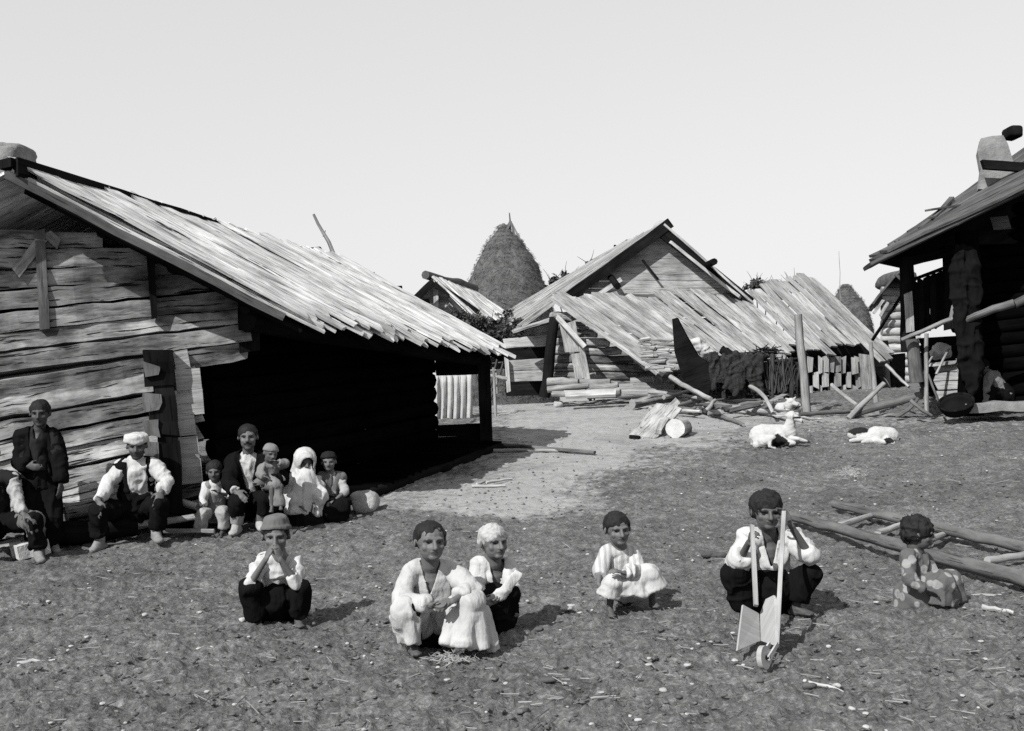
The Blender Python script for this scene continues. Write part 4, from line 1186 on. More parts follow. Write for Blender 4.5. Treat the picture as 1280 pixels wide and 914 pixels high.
# ---- the fair boy beside him
PEOPLE['fair'] = person(dict(base=(630, 790), k=.68, hs=.20, vox=NEAR, skin='skin', face=(30, 0, 2), label='squatting fair-haired boy in an open white shirt with one wide sleeve spread', group='children squatting in the yard',
    j=dict(hd=(617, 679, 0), nk=(617, 704, .03), shl=(598, 708, .02), shr=(634, 709, .08), ell=(594, 738, -.03), elr=(640, 738, -.02), wrl=(609, 748, -.12), wrr=(622, 750, -.14), hnl=(617, 752, -.16), hnr=(613, 753, -.16),
           pl=(618, 772, .15), knl=(606, 752, -.10), knr=(636, 745, -.06), anl=(612, 786, .0), anr=(632, 776, .05), tol=(617, 797, -.1), tor=(648, 770, -.02)),
    hand=dict(l=((.3, .3, .8), .8, 1), r=((-.3, .3, -.8), .8, -1)),
    wear=[dict(type='trousers', name='trousers', mat='black', leg=1.05, pad=1.2, cuff=.9, extra=[('cap', (620, 752, -.06), (620, 785, -.03), .10, .085), ('tub', (625, 770, -.05), (620, 803, -.05), .10, .07, .8)]),  # black also stands for the shadow over his lower body
          dict(type='shirt', name='shirt', mat='white', low=.6, cuff=dict(l=.8, r=.2), sleeve=1.15, pad=1.0, cut=dict(w=.05, len=.19, up=-.05, off=.03), fold=.011),
          dict(type='drape', name='wide_sleeve', mat='white', fold=.007, extra=[('cap', (612, 748, -.16), (628, 743, -.16), .022, .040, .5, (0, 1, .3)), ('cap', (628, 743, -.16), (644, 722, -.11), .040, .036, .4, (.5, .6, .6)), ('tub', (640, 728, -.12), (649, 715, -.09), .036, .028, .35, (.5, .6, .6))]),
          hair('hair_fair', 1.03)]))
# ---- the little child in the white smock
PEOPLE['smock'] = person(dict(base=(788, 766), k=.60, hs=.198, vox=NEAR, skin='skin', face=(12, 6, -3), label='small barefoot child sitting in a white smock, alone in the middle of the yard', group='children squatting in the yard',
    j=dict(hd=(772, 662, 0), nk=(775, 685, .04), shl=(758, 690, .03), shr=(792, 690, .07), ell=(750, 714, -.02), elr=(799, 715, -.03), wrl=(748, 731, -.10), wrr=(779, 716, -.16), hnl=(752, 740, -.13), hnr=(769, 713, -.18),
           pl=(783, 742, .16), knl=(765, 727, -.12), knr=(814, 715, -.08), anl=(762, 760, -.04), anr=(815, 748, .0), tol=(766, 771, -.13), tor=(822, 759, -.08)),
    hand=dict(l=((.4, .3, 0), .6, 1), r=((0, .3, -1), .6, -1)),
    wear=[dict(type='shirt', name='smock', mat='stripe', low=.95, cuff=dict(l=.35, r=.9), sleeve=1.1, pad=1.2, fold=.009, hem=1.1),
          dict(type='drape', name='smock_skirt', mat='white', fold=.012, sm=9, extra=[('cap', (785, 735, .1), (765, 729, -.11), .095, .056), ('cap', (785, 735, .1), (813, 718, -.07), .095, .058), ('cap', (767, 733, -.09), (810, 724, -.05), .05, .05),
               ('tub', (766, 726, -.11), (760, 746, -.11), .056, .070, .8), ('tub', (813, 715, -.07), (819, 736, -.06), .056, .070, .8), ('tub', (789, 726, -.07), (789, 745, -.09), .085, .10, .5)]),
          dict(type='drape', name='cuff', mat='stripe', fold=.004, extra=[('tub', (799, 715, -.03), (786, 715, -.13), .045, .055, .8)]),
          hair(vol=1.02)]))
# ---- the boy with the toy wheelbarrow
PEOPLE['barrow'] = person(dict(base=(985, 775), k=.74, hs=.212, vox=NEAR, skin='skin_dark', face=(2, 4, 2), label='squatting dark-haired boy in a white shirt holding a toy wheelbarrow by its handles', group='children squatting in the yard',
    j=dict(hd=(958, 640, 0), nk=(961, 669, .05), shl=(935, 673, .04), shr=(991, 673, .06), ell=(922, 706, -.06), elr=(1012, 694, -.08), wrl=(936, 678, -.23), wrr=(988, 656, -.14), hnl=(940, 664, -.30), hnr=(980, 639, -.12),
           pl=(964, 748, .14), knl=(920, 718, -.08), knr=(1012, 717, -.04), anl=(930, 768, .03), anr=(993, 760, .03), tol=(930, 782, -.1), tor=(1017, 768, -.06)),
    hand=dict(l=((.8, -.3, .1), 1.15, -1), r=((-.5, -.2, .2), .55, -1)),
    wear=[dict(type='trousers', name='trousers', mat='black', leg=1.1, pad=1.3, cuff=.75, extra=[('cap', (964, 732, .06), (964, 750, .1), .12, .09)]),
          dict(type='shirt', name='shirt', mat='white', low=.58, cuff=dict(l=.45, r=.18), sleeve=1.15, pad=1.1, cut=dict(w=.05, len=.19, up=-.05), fold=.012),
          hair(vol=1.10, fold=.006)]))
# ---- the girl in the dotted dress
PEOPLE['dots'] = person(dict(base=(1160, 762), k=.60, hs=.185, vox=NEAR, skin='skin_dark', face=(72, 8, 0), label='girl with tousled hair in a dotted dress sitting in profile by the long poles', group='children squatting in the yard',
    j=dict(hd=(1148, 668, 0), nk=(1145, 690, .02), shl=(1134, 696, -.06), shr=(1156, 698, .08), ell=(1138, 726, -.14), elr=(1168, 722, .04), wrl=(1157, 737, -.15), wrr=(1180, 732, -.02), hnl=(1168, 741, -.15), hnr=(1190, 738, -.04),
           pl=(1147, 750, .05), knl=(1176, 730, -.09), knr=(1186, 728, .06), anl=(1170, 758, -.08), anr=(1180, 755, .05), tol=(1188, 763, -.09), tor=(1196, 759, .03)),
    wear=[dict(type='shirt', name='dress', mat='dotted', low=1.0, cuff=dict(l=.85, r=.85), sleeve=1.1, pad=1.2, fold=.009, hem=1.15,
               extra=[('cap', (1147, 742, .05), (1178, 729, -.08), .10, .075), ('cap', (1147, 742, .05), (1188, 728, .06), .10, .075), ('tub', (1176, 728, -.08), (1172, 755, -.08), .075, .085, .8), ('tub', (1187, 726, .05), (1190, 752, .04), .075, .08, .8), ('cap', (1142, 745, .02), (1138, 757, .02), .11, .09), ('cap', (1150, 750, -.03), (1180, 748, -.02), .08, .08)]),
          hair(vol=1.08, fold=.012)]))
# ================================================================== PEOPLE BY THE LOG WALL
FAR = .0085
LG = 'people sitting along the log house'
# ---- youth in the dark jacket standing at the wall
person(dict(base=(52, 692), dd=.05, k=.86, hs=.218, vox=FAR, skin='skin_deep', face=(12, 6, 0), label='youth in an open dark jacket standing against the log wall, hand at his belt', group=LG,
    j=dict(hd=(50, 517, 0), nk=(49, 537, .04), shl=(29, 545, .04), shr=(67, 546, .06), ell=(24, 578, -.02), elr=(76, 580, .0), wrl=(35, 583, -.13), wrr=(76, 605, -.05), hnl=(43, 584, -.15), hnr=(75, 617, -.06),
           pl=(50, 606, .05), knl=(44, 650, -.04), knr=(66, 650, -.02), anl=(44, 684, .04), anr=(68, 682, .06), tol=(40, 693, -.12), tor=(72, 690, -.1)),
    hand=dict(l=((0, 1, 0), .4, 1), r=((-.8, .3, 0), .4, 1)), shoes=True,
    wear=[dict(type='trousers', name='trousers', mat='black', pad=1.6, leg=1.1), dict(type='shirt', name='shirt', mat='darkgrey', low=.9, pad=.5, cut=dict(w=.04, len=.14, up=-.05)),
          dict(type='jacket', name='jacket', mat='black', low=1.05, pad=1.7, cut=dict(w=.075, len=.34, up=-.06, w1=.01)), dict(type='shoes', name='shoes', mat='leather', fold=.002), hair(vol=1.05)]))
# ---- the man cut by the frame, seated in front
person(dict(base=(14, 700), k=.92, hs=.22, vox=FAR, skin='skin_dark', face=(30, 5, 0), label='seated man in dark vest and white sleeves, cut off by the left edge', group=LG,
    j=dict(hd=(-14, 566, .1), nk=(-12, 590, .12), shl=(-38, 598, .12), shr=(16, 598, .1), ell=(-44, 632, .0), elr=(22, 629, -.02), wrl=(-26, 650, -.12), wrr=(30, 643, -.16), hnl=(-14, 652, -.16), hnr=(42, 648, -.18),
           pl=(-10, 655, .3), knl=(-24, 650, -.14), knr=(42, 650, -.12), anl=(-20, 694, -.06), anr=(48, 690, -.05), tol=(-22, 704, -.24), tor=(52, 702, -.22)),
    hand=dict(r=((0, .3, -1), .5, -1)), shoes=True,
    wear=[dict(type='trousers', name='trousers', mat='black', pad=1.4), dict(type='shirt', name='shirt', mat='palegrey', low=.85, pad=.6), dict(type='vest', name='vest', mat='darkgrey', low=.9, pad=1.7, cut=dict(w=.09, len=.38, up=-.06, w1=.01)),
          dict(type='drape', name='apron', mat='grey', extra=[('cap', (30, 649, -.0), (42, 651, -.11), .085, .085), ('tub', (42, 651, -.11), (45, 668, -.08), .082, .072)]), dict(type='shoes', name='shoes', mat='leather', fold=.002), hair()]))
# ---- the man in the white turban-like cap
person(dict(base=(162, 684), k=1.0, hs=.222, vox=FAR, skin='skin_dark', face=(12, 8, 0), facial='beard', label='seated man in a white wound cap and black vest, arms resting wide on his knees', group=LG,
    j=dict(hd=(171, 558, .1), nk=(171, 577, .16), shl=(151, 584, .16), shr=(192, 582, .18), ell=(134, 606, .06), elr=(209, 601, .10), wrl=(123, 626, -.10), wrr=(202, 615, -.06), hnl=(122, 638, -.14), hnr=(198, 627, -.10),
           pl=(171, 636, .30), knl=(124, 638, -.10), knr=(200, 630, -.06), anl=(125, 675, -.02), anr=(195, 665, .02), tol=(112, 689, -.14), tor=(200, 677, -.14)),
    hand=dict(l=((.3, .8, 0), .25, 1), r=((-.3, .8, 0), .25, -1)), shoes=True,
    wear=[dict(type='trousers', name='trousers', mat='black', pad=1.2, leg=1.0, cuff=.86), dict(type='shirt', name='shirt', mat='white', low=.62, pad=.9, sleeve=1.1, cuff=dict(l=.95, r=.92), fold=.012),
          dict(type='drape', name='sash', mat='black', extra=[('tub', ('nk', 'pl', .58), ('nk', 'pl', .95), .158, .17, .82)]),
          dict(type='vest', name='vest', mat='black', low=.72, pad=2.1, cut=dict(w=.085, len=.5, up=-.06, w1=.06)), dict(type='shoes', name='shoes', mat='leather', fold=.002), dict(type='drape', name='sock', mat='palegrey', fold=.003, extra=[('tub', ('knl', 'anl', .8), ('knl', 'anl', 1.0), .048, .044)]),
          dict(type='drape', name='sock', mat='white', fold=.003, extra=[('tub', ('knr', 'anr', .8), ('knr', 'anr', 1.0), .048, .044)]),
          dict(type='turban', name='cap', mat='white', fold=.004, vox=.01), dict(type='hair', name='hair', mat='hair', vol=.93, fold=.003)]))
# ---- boy in pale trousers
person(dict(base=(262, 671), k=.62, hs=.185, vox=FAR, skin='skin_dark', face=(8, 6, 0), label='small boy in pale trousers and a grey bib sitting between the two men', group=LG,
    j=dict(hd=(268, 590, .1), nk=(269, 604, .14), shl=(258, 609, .14), shr=(282, 608, .16), ell=(254, 624, .06), elr=(287, 619, .08), wrl=(254, 633, .0), wrr=(275, 617, -.0), hnl=(255, 639, -.03), hnr=(270, 614, -.02),
           pl=(268, 642, .24), knl=(254, 643, -.06), knr=(279, 640, -.04), anl=(249, 664, -.02), anr=(279, 663, .0), tol=(241, 674, -.10), tor=(273, 672, -.11)),
    wear=[dict(type='trousers', name='trousers', mat='palegrey', pad=.9, leg=1.0), dict(type='shirt', name='shirt', mat='white', low=.7, pad=.8, cuff=dict(l=.9, r=.3)),
          dict(type='vest', name='bib', mat='midgrey', low=.85, pad=1.6, cut=dict(w=.02, len=.12, up=-.04)), hair(vol=1.08)]))
# ---- moustached man with the toddler
person(dict(base=(305, 668), k=.98, hs=.228, vox=FAR, skin='skin', face=(10, 0, 0), facial='moustache', label='moustached seated man in a dark jacket with an infant on his knee', group=LG,
    j=dict(hd=(310, 547, .1), nk=(310, 568, .16), shl=(291, 577, .15), shr=(332, 576, .18), ell=(286, 603, .04), elr=(352, 598, .0), wrl=(295, 615, -.12), wrr=(338, 602, -.14), hnl=(302, 622, -.17), hnr=(326, 602, -.17),
           pl=(308, 630, .32), knl=(297, 627, -.12), knr=(334, 624, -.08), anl=(296, 655, -.04), anr=(325, 652, .0), tol=(289, 668, -.17), tor=(328, 662, -.14)),
    hand=dict(l=((0, .8, -.3), .3, 1), r=((0, .8, -.2), .3, 1)), shoes=True,
    wear=[dict(type='trousers', name='trousers', mat='black', pad=1.2, leg=1.0, cuff=.6), dict(type='shirt', name='shirt', mat='white', low=.8, pad=.6),
          dict(type='drape', name='wool_stocking', mat='palegrey', fold=.004, extra=[('tub', ('knl', 'anl', .45), ('knl', 'anl', 1.0), .066, .052)]),
          dict(type='drape', name='wool_stocking', mat='grey', fold=.004, extra=[('tub', ('knr', 'anr', .45), ('knr', 'anr', 1.0), .066, .052)]),
          dict(type='jacket', name='jacket', mat='black', low=.95, pad=1.9, cuff=dict(l=.85, r=.85), cut=dict(w=.085, len=.36, up=-.06, w1=.015)), dict(type='shoes', name='shoes', mat='palegrey', fold=.002), hair(vol=1.03)]))
person(dict(base=(342, 668), dd=-.02, k=.50, hs=.165, vox=FAR, skin='skin_dark', face=(35, 15, 8), label='infant in a round knitted cap held on the moustached man\'s knee', group=LG,
    j=dict(hd=(338, 567, -.06), nk=(337, 579, -.02), shl=(328, 584, -.06), shr=(347, 583, .0), ell=(325, 593, -.10), elr=(356, 579, -.08), wrl=(331, 596, -.18), wrr=(347, 577, -.14), hnl=(335, 597, -.2), hnr=(342, 576, -.15),
           pl=(338, 608, .02), knl=(340, 610, -.2), knr=(351, 608, -.18), anl=(340, 634, -.2), anr=(351, 631, -.18), tol=(338, 640, -.26), tor=(351, 637, -.24)),
    wear=[dict(type='shirt', name='smock', mat='midgrey', low=1.0, pad=1.4, extra=[('cap', (338, 603, .0), (345, 607, -.17), .07, .055), ('tub', (345, 606, -.17), (346, 633, -.17), .058, .075, .7)]), dict(type='cap', name='cap', mat='midgrey', h=.05, brim=.035, top=.95, fold=.003)]))
# ---- the girl in the white hooded cloak
person(dict(base=(384, 657), k=.78, hs=.195, vox=FAR, skin='skin_dark', face=(28, 14, 4), label='girl wrapped in a white hooded cloak over a dark skirt', group=LG,
    j=dict(hd=(381, 578, .08), nk=(381, 596, .14), shl=(368, 602, .12), shr=(395, 602, .16), ell=(364, 622, .0), elr=(400, 620, .04), wrl=(372, 632, -.08), wrr=(392, 630, -.07), hnl=(377, 634, -.1), hnr=(390, 640, -.1),
           pl=(380, 645, .26), knl=(370, 640, -.04), knr=(392, 638, -.02), anl=(372, 656, .0), anr=(392, 654, .02), tol=(371, 660, -.08), tor=(393, 658, -.06)),
    wear=[dict(type='drape', name='skirt', mat='black', extra=[('cap', (380, 640, .1), (381, 652, .02), .17, .15), ('tub', (382, 636, .0), (382, 659, .02), .14, .19, .8)]),
          dict(type='shirt', name='cloak', mat='white', low=.9, pad=2.0, sleeve=1.45, cuff=dict(l=.9, r=.95), hem=1.15, fold=.014, extra=[('tub', (380, 604, .03), (375, 643, -.02), .11, .155, .8), ('tub', (398, 616, .02), (391, 645, -.03), .06, .072), ('cap', (381, 588, .1), (380, 606, .08), .10, .15)]),
          dict(type='hood', name='hood', mat='white', fold=.007)]))
# ---- the child in the vest at the right of the row
person(dict(base=(414, 652), k=.66, hs=.182, vox=FAR, skin='skin', face=(6, 2, 0), label='child in a dark round cap and grey vest beside the boulder', group=LG,
    j=dict(hd=(411, 578, .08), nk=(413, 593, .12), shl=(402, 598, .11), shr=(426, 598, .14), ell=(398, 615, .02), elr=(432, 614, .06), wrl=(406, 627, -.07), wrr=(418, 626, -.07), hnl=(411, 631, -.09), hnr=(411, 629, -.09),
           pl=(414, 640, .2), knl=(404, 634, -.06), knr=(427, 633, -.04), anl=(405, 650, .0), anr=(427, 648, .02), tol=(404, 656, -.09), tor=(428, 653, -.07)),
    wear=[dict(type='trousers', name='skirt', mat='black', pad=2.0, leg=1.3, cuff=1.0, extra=[('cap', (415, 638, .0), (415, 648, .05), .14, .12)]),
          dict(type='shirt', name='shirt', mat='palegrey', low=.85, pad=.9, cuff=dict(l=.5, r=.35), ), dict(type='vest', name='vest', mat='grey', low=.85, pad=1.9, cut=dict(w=.012, len=.3, up=-.04, w1=.012, off=.05)),
          dict(type='cap', name='cap', mat='darkgrey', h=.05, brim=.045, top=.95, fold=.003), hair(vol=.97)]))
# ---- the stooping figure by the right house
person(dict(base=(1240, 513), dd=-.7, k=.92, hs=.21, vox=.014, skin='skin_dark', face=(-60, 30, 0), label='stooping seated figure in dark clothes at the foot of the right house', cat='person',
    j=dict(hd=(1229, 459, .0), nk=(1237, 466, .03), shl=(1237, 470, -.1), shr=(1245, 467, .14), ell=(1232, 487, -.16), elr=(1236, 486, .08), wrl=(1222, 494, -.15), wrr=(1224, 492, .0), hnl=(1217, 496, -.15), hnr=(1218, 495, .0),
           pl=(1258, 495, .1), knl=(1233, 490, -.08), knr=(1236, 488, .12), anl=(1238, 511, -.06), anr=(1242, 508, .12), tol=(1229, 515, -.08), tor=(1233, 512, .1)),
    wear=[dict(type='trousers', name='trousers', mat='black', pad=1.8, leg=1.3), dict(type='shirt', name='jacket', mat='midgrey', low=.95, pad=1.6), dict(type='hair', name='headscarf', mat='black', vol=1.06, fold=.004)]))

# ================================================================== TOY WHEELBARROW
def wheelbarrow():
    _, J, D = PEOPLE['barrow']
    A = lambda x, y, d=0: at(x, y, D + d)
    ctr = A(953, 838, -.8); ctr.z = gz(ctr.x, ctr.y)
    root = empty('toy_wheelbarrow', ctr, 'toy wheelbarrow of two pale boards and two sticks, held by the squatting boy', 'wheelbarrow')
    mb = MB(); mb.plank(A(940, 657, -.25), A(945, 757, -.62), .021, .018, (0, -1, 0), 4, .001, .03, ragged=0); mb.build('handle', M['handle_wood'], root)
    mb = MB(); mb.plank(A(980, 640, -.20), A(971, 809, -.86), .019, .022, (1, -.3, 0), 4, .001, .03, ragged=0); mb.build('handle', M['handle_wood'], root)
    for q in ([A(929, 756, -.63), A(949, 767, -.56), A(950, 801, -.70), A(922, 813, -.88)], [A(950, 767, -.56), A(957, 749, -.56), A(967, 744, -.60), A(974, 754, -.66), A(971, 808, -.87), A(951, 801, -.70)]):
        n = (q[1] - q[0]).cross(q[-1] - q[0]).normalized(); n = n if n.y > 0 else -n
        mb = MB(); mb.prism(q, n * .010); mb.build('side_board', M['plane_board'], root)
    c = A(955, 830, -1.05); c.z = gz(c.x, c.y) + .056
    axd = Vector((.80, -.58, .10)).normalized()
    for o in (-1, 1):
        mb = MB(); mb.plank(A(967, 805, -.86) + axd * .02 * o, c + axd * .022 * o + Vector((0, -.01, 0)), .022, .009, axd, 2, .0005, .02, ragged=0); mb.build('fork', M['board_pale'], root)
    bm = MB(); bm.log(c - axd * .012, c + axd * .012, .055, .055, 28, 1, 0, 0); wh = bm.build('wheel', M['plane_board'], root)
    bm = MB(); bm.log(c - axd * .030, c + axd * .030, .010, .010, 12, 1, 0, 0); bm.build('axle', M['timber_dark'], wh)
M['handle_wood'] = wood('worn handle wood', 0.27, 0.1, 0.4, 30, 0.3, 0.3)
M['plane_board'] = wood('planed pale board', 0.27, 0.05, 0.2, 30, 0.12, 0.2)
wheelbarrow()

# ================================================================== GOATS
def goat(label, prims, dark, pos, extra=None, ears=None):
    root = empty('goat', pos, label, 'goat', 'goats resting in the yard')
    def post(P, N):
        t = np.ones(len(P))
        for c, r in dark:
            d = ((P - np.array(c)) / np.array(r)); m = (d ** 2).sum(1) + .5 * vnoise(P * 16, 2) < 1; t[m] = .03
        P = P + N * (.006 * fbm(P * np.array([18, 18, 40]), 2, 6))[:, None]
        return {'P': P, 'tint': t}
    blob('body', prims, M['goat'], root, .010, 2, post=post)
    return root
def goats():
    D = depth_at(970, 559); A = lambda x, y, d=0: at(x, y, D + d)
    p = on_ground(970, 559)
    PR = [cap(A(952, 546, .1), A(976, 545, .1), .165, .155, .85, (0, 1, 0)), cap(A(976, 545, .08), A(986, 541, .08), .15, .11), cap(A(986, 538, .06), A(989, 523, .03), .085, .058), cap(A(951, 548, .05), A(946, 556, .0), .13, .06),
          cap(A(988, 520, .02), A(1001, 525, -.05), .056, .030), ell(A(989, 519, .03), (.062, .055, .058)), cap(A(997, 524, -.03), A(1003, 527, -.06), .032, .026),
          cap(A(984, 519, .04), A(972, 521, .03), .016, .024, .4, (0, 1, .4)), cap(A(972, 521, .03), A(966, 519, .02), .024, .012, .4, (0, 1, .4)), cap(A(991, 517, .0), A(990, 523, -.09), .016, .022, .4, (1, 0, 0)),
          cap(A(986, 548, .0), A(998, 549, -.1), .04, .028), cap(A(998, 549, -.1), A(1008, 552, -.1), .028, .020), cap(A(980, 550, -.08), A(992, 554, -.16), .042, .03), cap(A(992, 554, -.16), A(982, 556, -.2), .028, .022),
          cap(A(955, 552, -.05), A(965, 548, -.14), .085, .055), cap(A(965, 548, -.14), A(962, 558, -.16), .045, .024), cap(A(962, 558, -.16), A(969, 560, -.18), .022, .020), cap(A(942, 549, .1), A(939, 556, .08), .03, .012)]
    goat('white goat lying alert with its head raised, black patch on its flank', PR, [(A(973, 553, -.1), (.115, .3, .09)), (A(997, 522, -.06), (.06, .05, .016)), (A(1003, 527, -.08), (.012, .05, .02)), (A(996, 550, .1), (.1, .1, .03))], p)
    # the one asleep with its head on the ground
    D2 = depth_at(1098, 553); A = lambda x, y, d=0: at(x, y, D2 + d)
    PR = [cap(A(1094, 545, .05), A(1112, 545, .08), .125, .115, 1, (0, 1, 0)), cap(A(1112, 546, .08), A(1118, 549, .06), .10, .06), cap(A(1090, 547, .05), A(1078, 550, .0), .085, .055),
          cap(A(1079, 549, .0), A(1063, 551, -.05), .046, .022), cap(A(1073, 547, .0), A(1070, 541, .02), .018, .006), cap(A(1078, 548, .05), A(1074, 541, .08), .018, .008),
          cap(A(1095, 551, -.06), A(1106, 553, -.12), .05, .03), cap(A(1108, 550, -.04), A(1116, 554, -.1), .06, .032), cap(A(1118, 544, .1), A(1124, 543, .12), .02, .008), cap(A(1088, 552, -.06), A(1078, 553, -.14), .035, .02), ell(A(1074, 543, .12), (.16, .12, .09))]
    goat('white goat asleep with its head flat on the ground, black neck and haunch', PR, [(A(1074, 540, .14), (.17, .14, .075)), (A(1111, 551, -.1), (.07, .2, .035))], on_ground(1098, 553))
    D3 = depth_at(990, 521); A = lambda x, y, d=0: at(x, y, D3 + d)
    PR = [cap(A(976, 511, .3), A(994, 510, .3), .10, .11), cap(A(986, 507, .15), A(989, 502, .1), .085, .06), cap(A(989, 502, .1), A(996, 506, .05), .055, .033), cap(A(992, 499, .1), A(995, 496, .12), .022, .008), cap(A(986, 500, .12), A(982, 498, .12), .022, .01), cap(A(980, 516, .1), A(996, 518, .1), .05, .04)]
    goat('white goat half hidden among the poles beside the tall post', PR, [], on_ground(990, 521))
goats()
# ================================================================== LOOSE THINGS
def pole(name, a, b, r0, r1, label, cat='pole', mat='pole', group=None, cap_mat=None, **kw):
    mb = MB(); mb.log(a, b, r0 * .74, r1 * .74, kw.pop('n', 8), kw.pop('seg', 7), kw.pop('wob', min(.012, r0 * .12)), kw.pop('rw', .14), 0, 1 if cap_mat else 0, **kw)
    o = mb.build(name, [M[mat], M[cap_mat]] if cap_mat else M[mat]); tag(o, label, cat, group); return o
def gp(px, py, h=0.0):
    p = on_ground(px, py); p.z += h; return p

# bench logs along the log house
pole('log', at(84, 640, 9.95), at(236, 606, 10.55), .11, .10, 'squared pale log lying against the wall behind the man in the white cap', 'log', 'log', cap_mat='endgrain', n=8, flat=.8)
pole('log', at(60, 668, 9.75), at(172, 652, 10.0), .15, .15, 'dark log seat under the man in the white cap', 'log', 'timber_dark', cap_mat='endgrain', bend=.02)
pole('log', at(212, 624, 10.4), at(248, 634, 10.25), .05, .05, 'short pale squared stub by the door post, left of the boy with the bib', 'log', 'board_pale', cap_mat='endgrain', seg=2)
pole('log', at(196, 652, 10.15), at(330, 630, 10.75), .14, .13, 'dark log seat under the boy with the bib and the moustached man', 'log', 'timber_dark', cap_mat='endgrain')
pole('log', at(118, 662, 9.85), at(262, 645, 10.1), .045, .04, 'thin pale pole lying at the feet of the seated men', 'log', 'log', cap_mat='endgrain')
pole('log', at(205, 664, 9.95), at(268, 664, 9.9), .03, .03, 'thin pale stick below the feet of the boy with the bib', 'log', 'log', cap_mat='endgrain', seg=3)
mb = MB(); mb.plank(at(18, 690, 9.35), at(52, 680, 9.5), .3, .12, (0, 0, 1), 3, .02)
tag(mb.build('flat_stone', M['stone_pale']), 'pale flat slab on the ground at the left edge', 'stone')
mb = MB(); mb.plank(at(49, 662, 9.25), at(50, 699, 9.25), .07, .06, (1, -1, 0), 2, .003)
tag(mb.build('stake', M['timber']), 'short dark stake with a pale edge standing by the left edge', 'stake')
mb = MB(); c = gp(456, 640); mb.rock(c + Vector((0, .05, .09)), (.15, .16, .13), 11); tag(mb.build('boulder', M['stone']), 'low boulder at the right end of the seated row', 'boulder')
# lifted threshold strip
pole('pole', gp(592, 556, .03), gp(744, 570, .04), .05, .035, 'dark weathered pole lying on the path right of the porch post', mat='timber')
pole('pole', gp(600, 566, .03), gp(712, 566, .03), .035, .03, 'shorter grey pole lying under the first on the path right of the porch', mat='pole')
for k, (a, b, lb) in enumerate([((590, 611), (632, 610), 'pale split stick lying nearest the viewer beside the porch'), ((596, 608), (613, 603), 'short pale chip of wood behind the split stick beside the porch'), ((608, 606), (640, 601), 'grey splinter beside the porch, close to the house shadow')]):
    pole('stick', gp(*a, .025), gp(*b, .025), .028, .018, lb, 'stick', 'board_pale', flat=.6, n=6)
# posts
t = at(998, 393, 17.6); pole('tall_post', Vector((on_ground(1005, 517).x, t.y, gz(t.x, t.y) - .1)), t, .10, .085, 'tall split grey post standing before the lattice front', 'post', 'pole', n=7, rw=.2, cap_mat='endgrain')
t = at(1088, 428, 17.4); b = at(1097, 520, 17.4); pole('thin_post', b - Vector((0, 0, .05)), t, .065, .045, 'thin leaning pale post right of the lattice front', 'post', 'pole', cap_mat='endgrain')
pole('pole', at(1091, 425, 17.5), at(1128, 368, 16.6), .035, .03, 'dark slanting prop between the thin post and the right house', mat='timber_dark')
pole('post', at(1158, 515, 16.2), at(1158, 417, 16.2), .045, .04, 'straight pale upright post before the right house', 'post', 'pole', cap_mat='endgrain')
pole('pole', at(1170, 468, 16.0), at(1186, 436, 16.2), .025, .02, 'short pale stick leaning by the white crate at the right house')
pole('pole', at(1149, 478, 16.3), at(1168, 440, 16.8), .025, .02, 'slim stick crossing behind the straight post of the right house')
pole('pole', at(1178, 514, 15.9), at(1160, 468, 15.9), .028, .022, 'dark stick slanting down to the basket', mat='timber')
pole('pole', at(1108, 456, 17.2), at(1136, 484, 16.7), .04, .03, 'pale broken rail slanting down in front of the right house', cap_mat='endgrain')
pole('pole', at(1060, 523, 16.8), at(1105, 479, 17.0), .055, .05, 'stout pale pole rising to the right across the thin post', cap_mat='endgrain')
pole('pole', at(1040, 482, 17.8), at(1071, 507, 16.9), .05, .045, 'pale broken pole slanting down before the lattice front', cap_mat='endgrain')
pole('pole', gp(1066, 522, .05), at(1152, 494, 16.4), .09, .08, 'long grey log lying along the foot of the right house', 'log', 'timber', cap_mat='endgrain')
pole('pole', gp(1000, 522, .05), gp(1075, 518, .06), .05, .045, 'dark pole on the ground right of the goats', mat='timber')
pole('pole', at(938, 483, 17.2), at(966, 517, 16.6), .05, .04, 'bowed pole sloping down to the half hidden goat', cap_mat='endgrain', bend=.08)
pole('pole', at(1120, 520, 16.4), at(1148, 497, 16.2), .05, .03, 'dark forked branch at the foot of the pale post', mat='timber', bend=.06)
pole('pole', at(1138, 500, 16.0), at(1165, 520, 15.9), .04, .03, 'dark branch lying below the straight post', mat='timber', bend=.06)
# wood heap in the middle
heap = [((790, 507), (850, 500), .12, .10, 'thick pale log at the left end of the wood heap', 'log', .10, .14), ((830, 507), (910, 492), .05, .03, 'long pale splinter pointing right on top of the wood heap', 'pole', .22, .30),
        ((838, 472), (888, 499), .06, .05, 'pale pole leaning down onto the wood heap', 'pole', None, None), ((845, 505), (960, 497), .055, .05, 'straight grey pole in the middle of the wood heap', 'pole', .12, .12),
        ((878, 507), (990, 519), .07, .055, 'long pole from the wood heap towards the lying goat', 'pole', .12, .08), ((900, 500), (1000, 512), .055, .05, 'grey pole lying behind the longest pole of the heap', 'pole', .1, .06),
        ((880, 512), (930, 528), .05, .035, 'dark branch running down from the wood heap', 'pole', .06, .03), ((862, 516), (905, 506), .045, .04, 'short pale stick inside the wood heap', 'pole', .1, .14), ((925, 507), (985, 521), .06, .05, 'stubby grey pole just left of the alert goat', 'pole', .06, .05), ((836, 512), (902, 513), .05, .04, 'flat grey pole at the front of the wood heap', 'pole', .06, .06),
        ((905, 499), (962, 500), .05, .045, 'grey pole lying along the foot of the dark wattle', 'pole', .08, .08), ((812, 500), (880, 505), .05, .035, 'thin grey stick across the thick log of the heap', 'pole', .24, .16)]
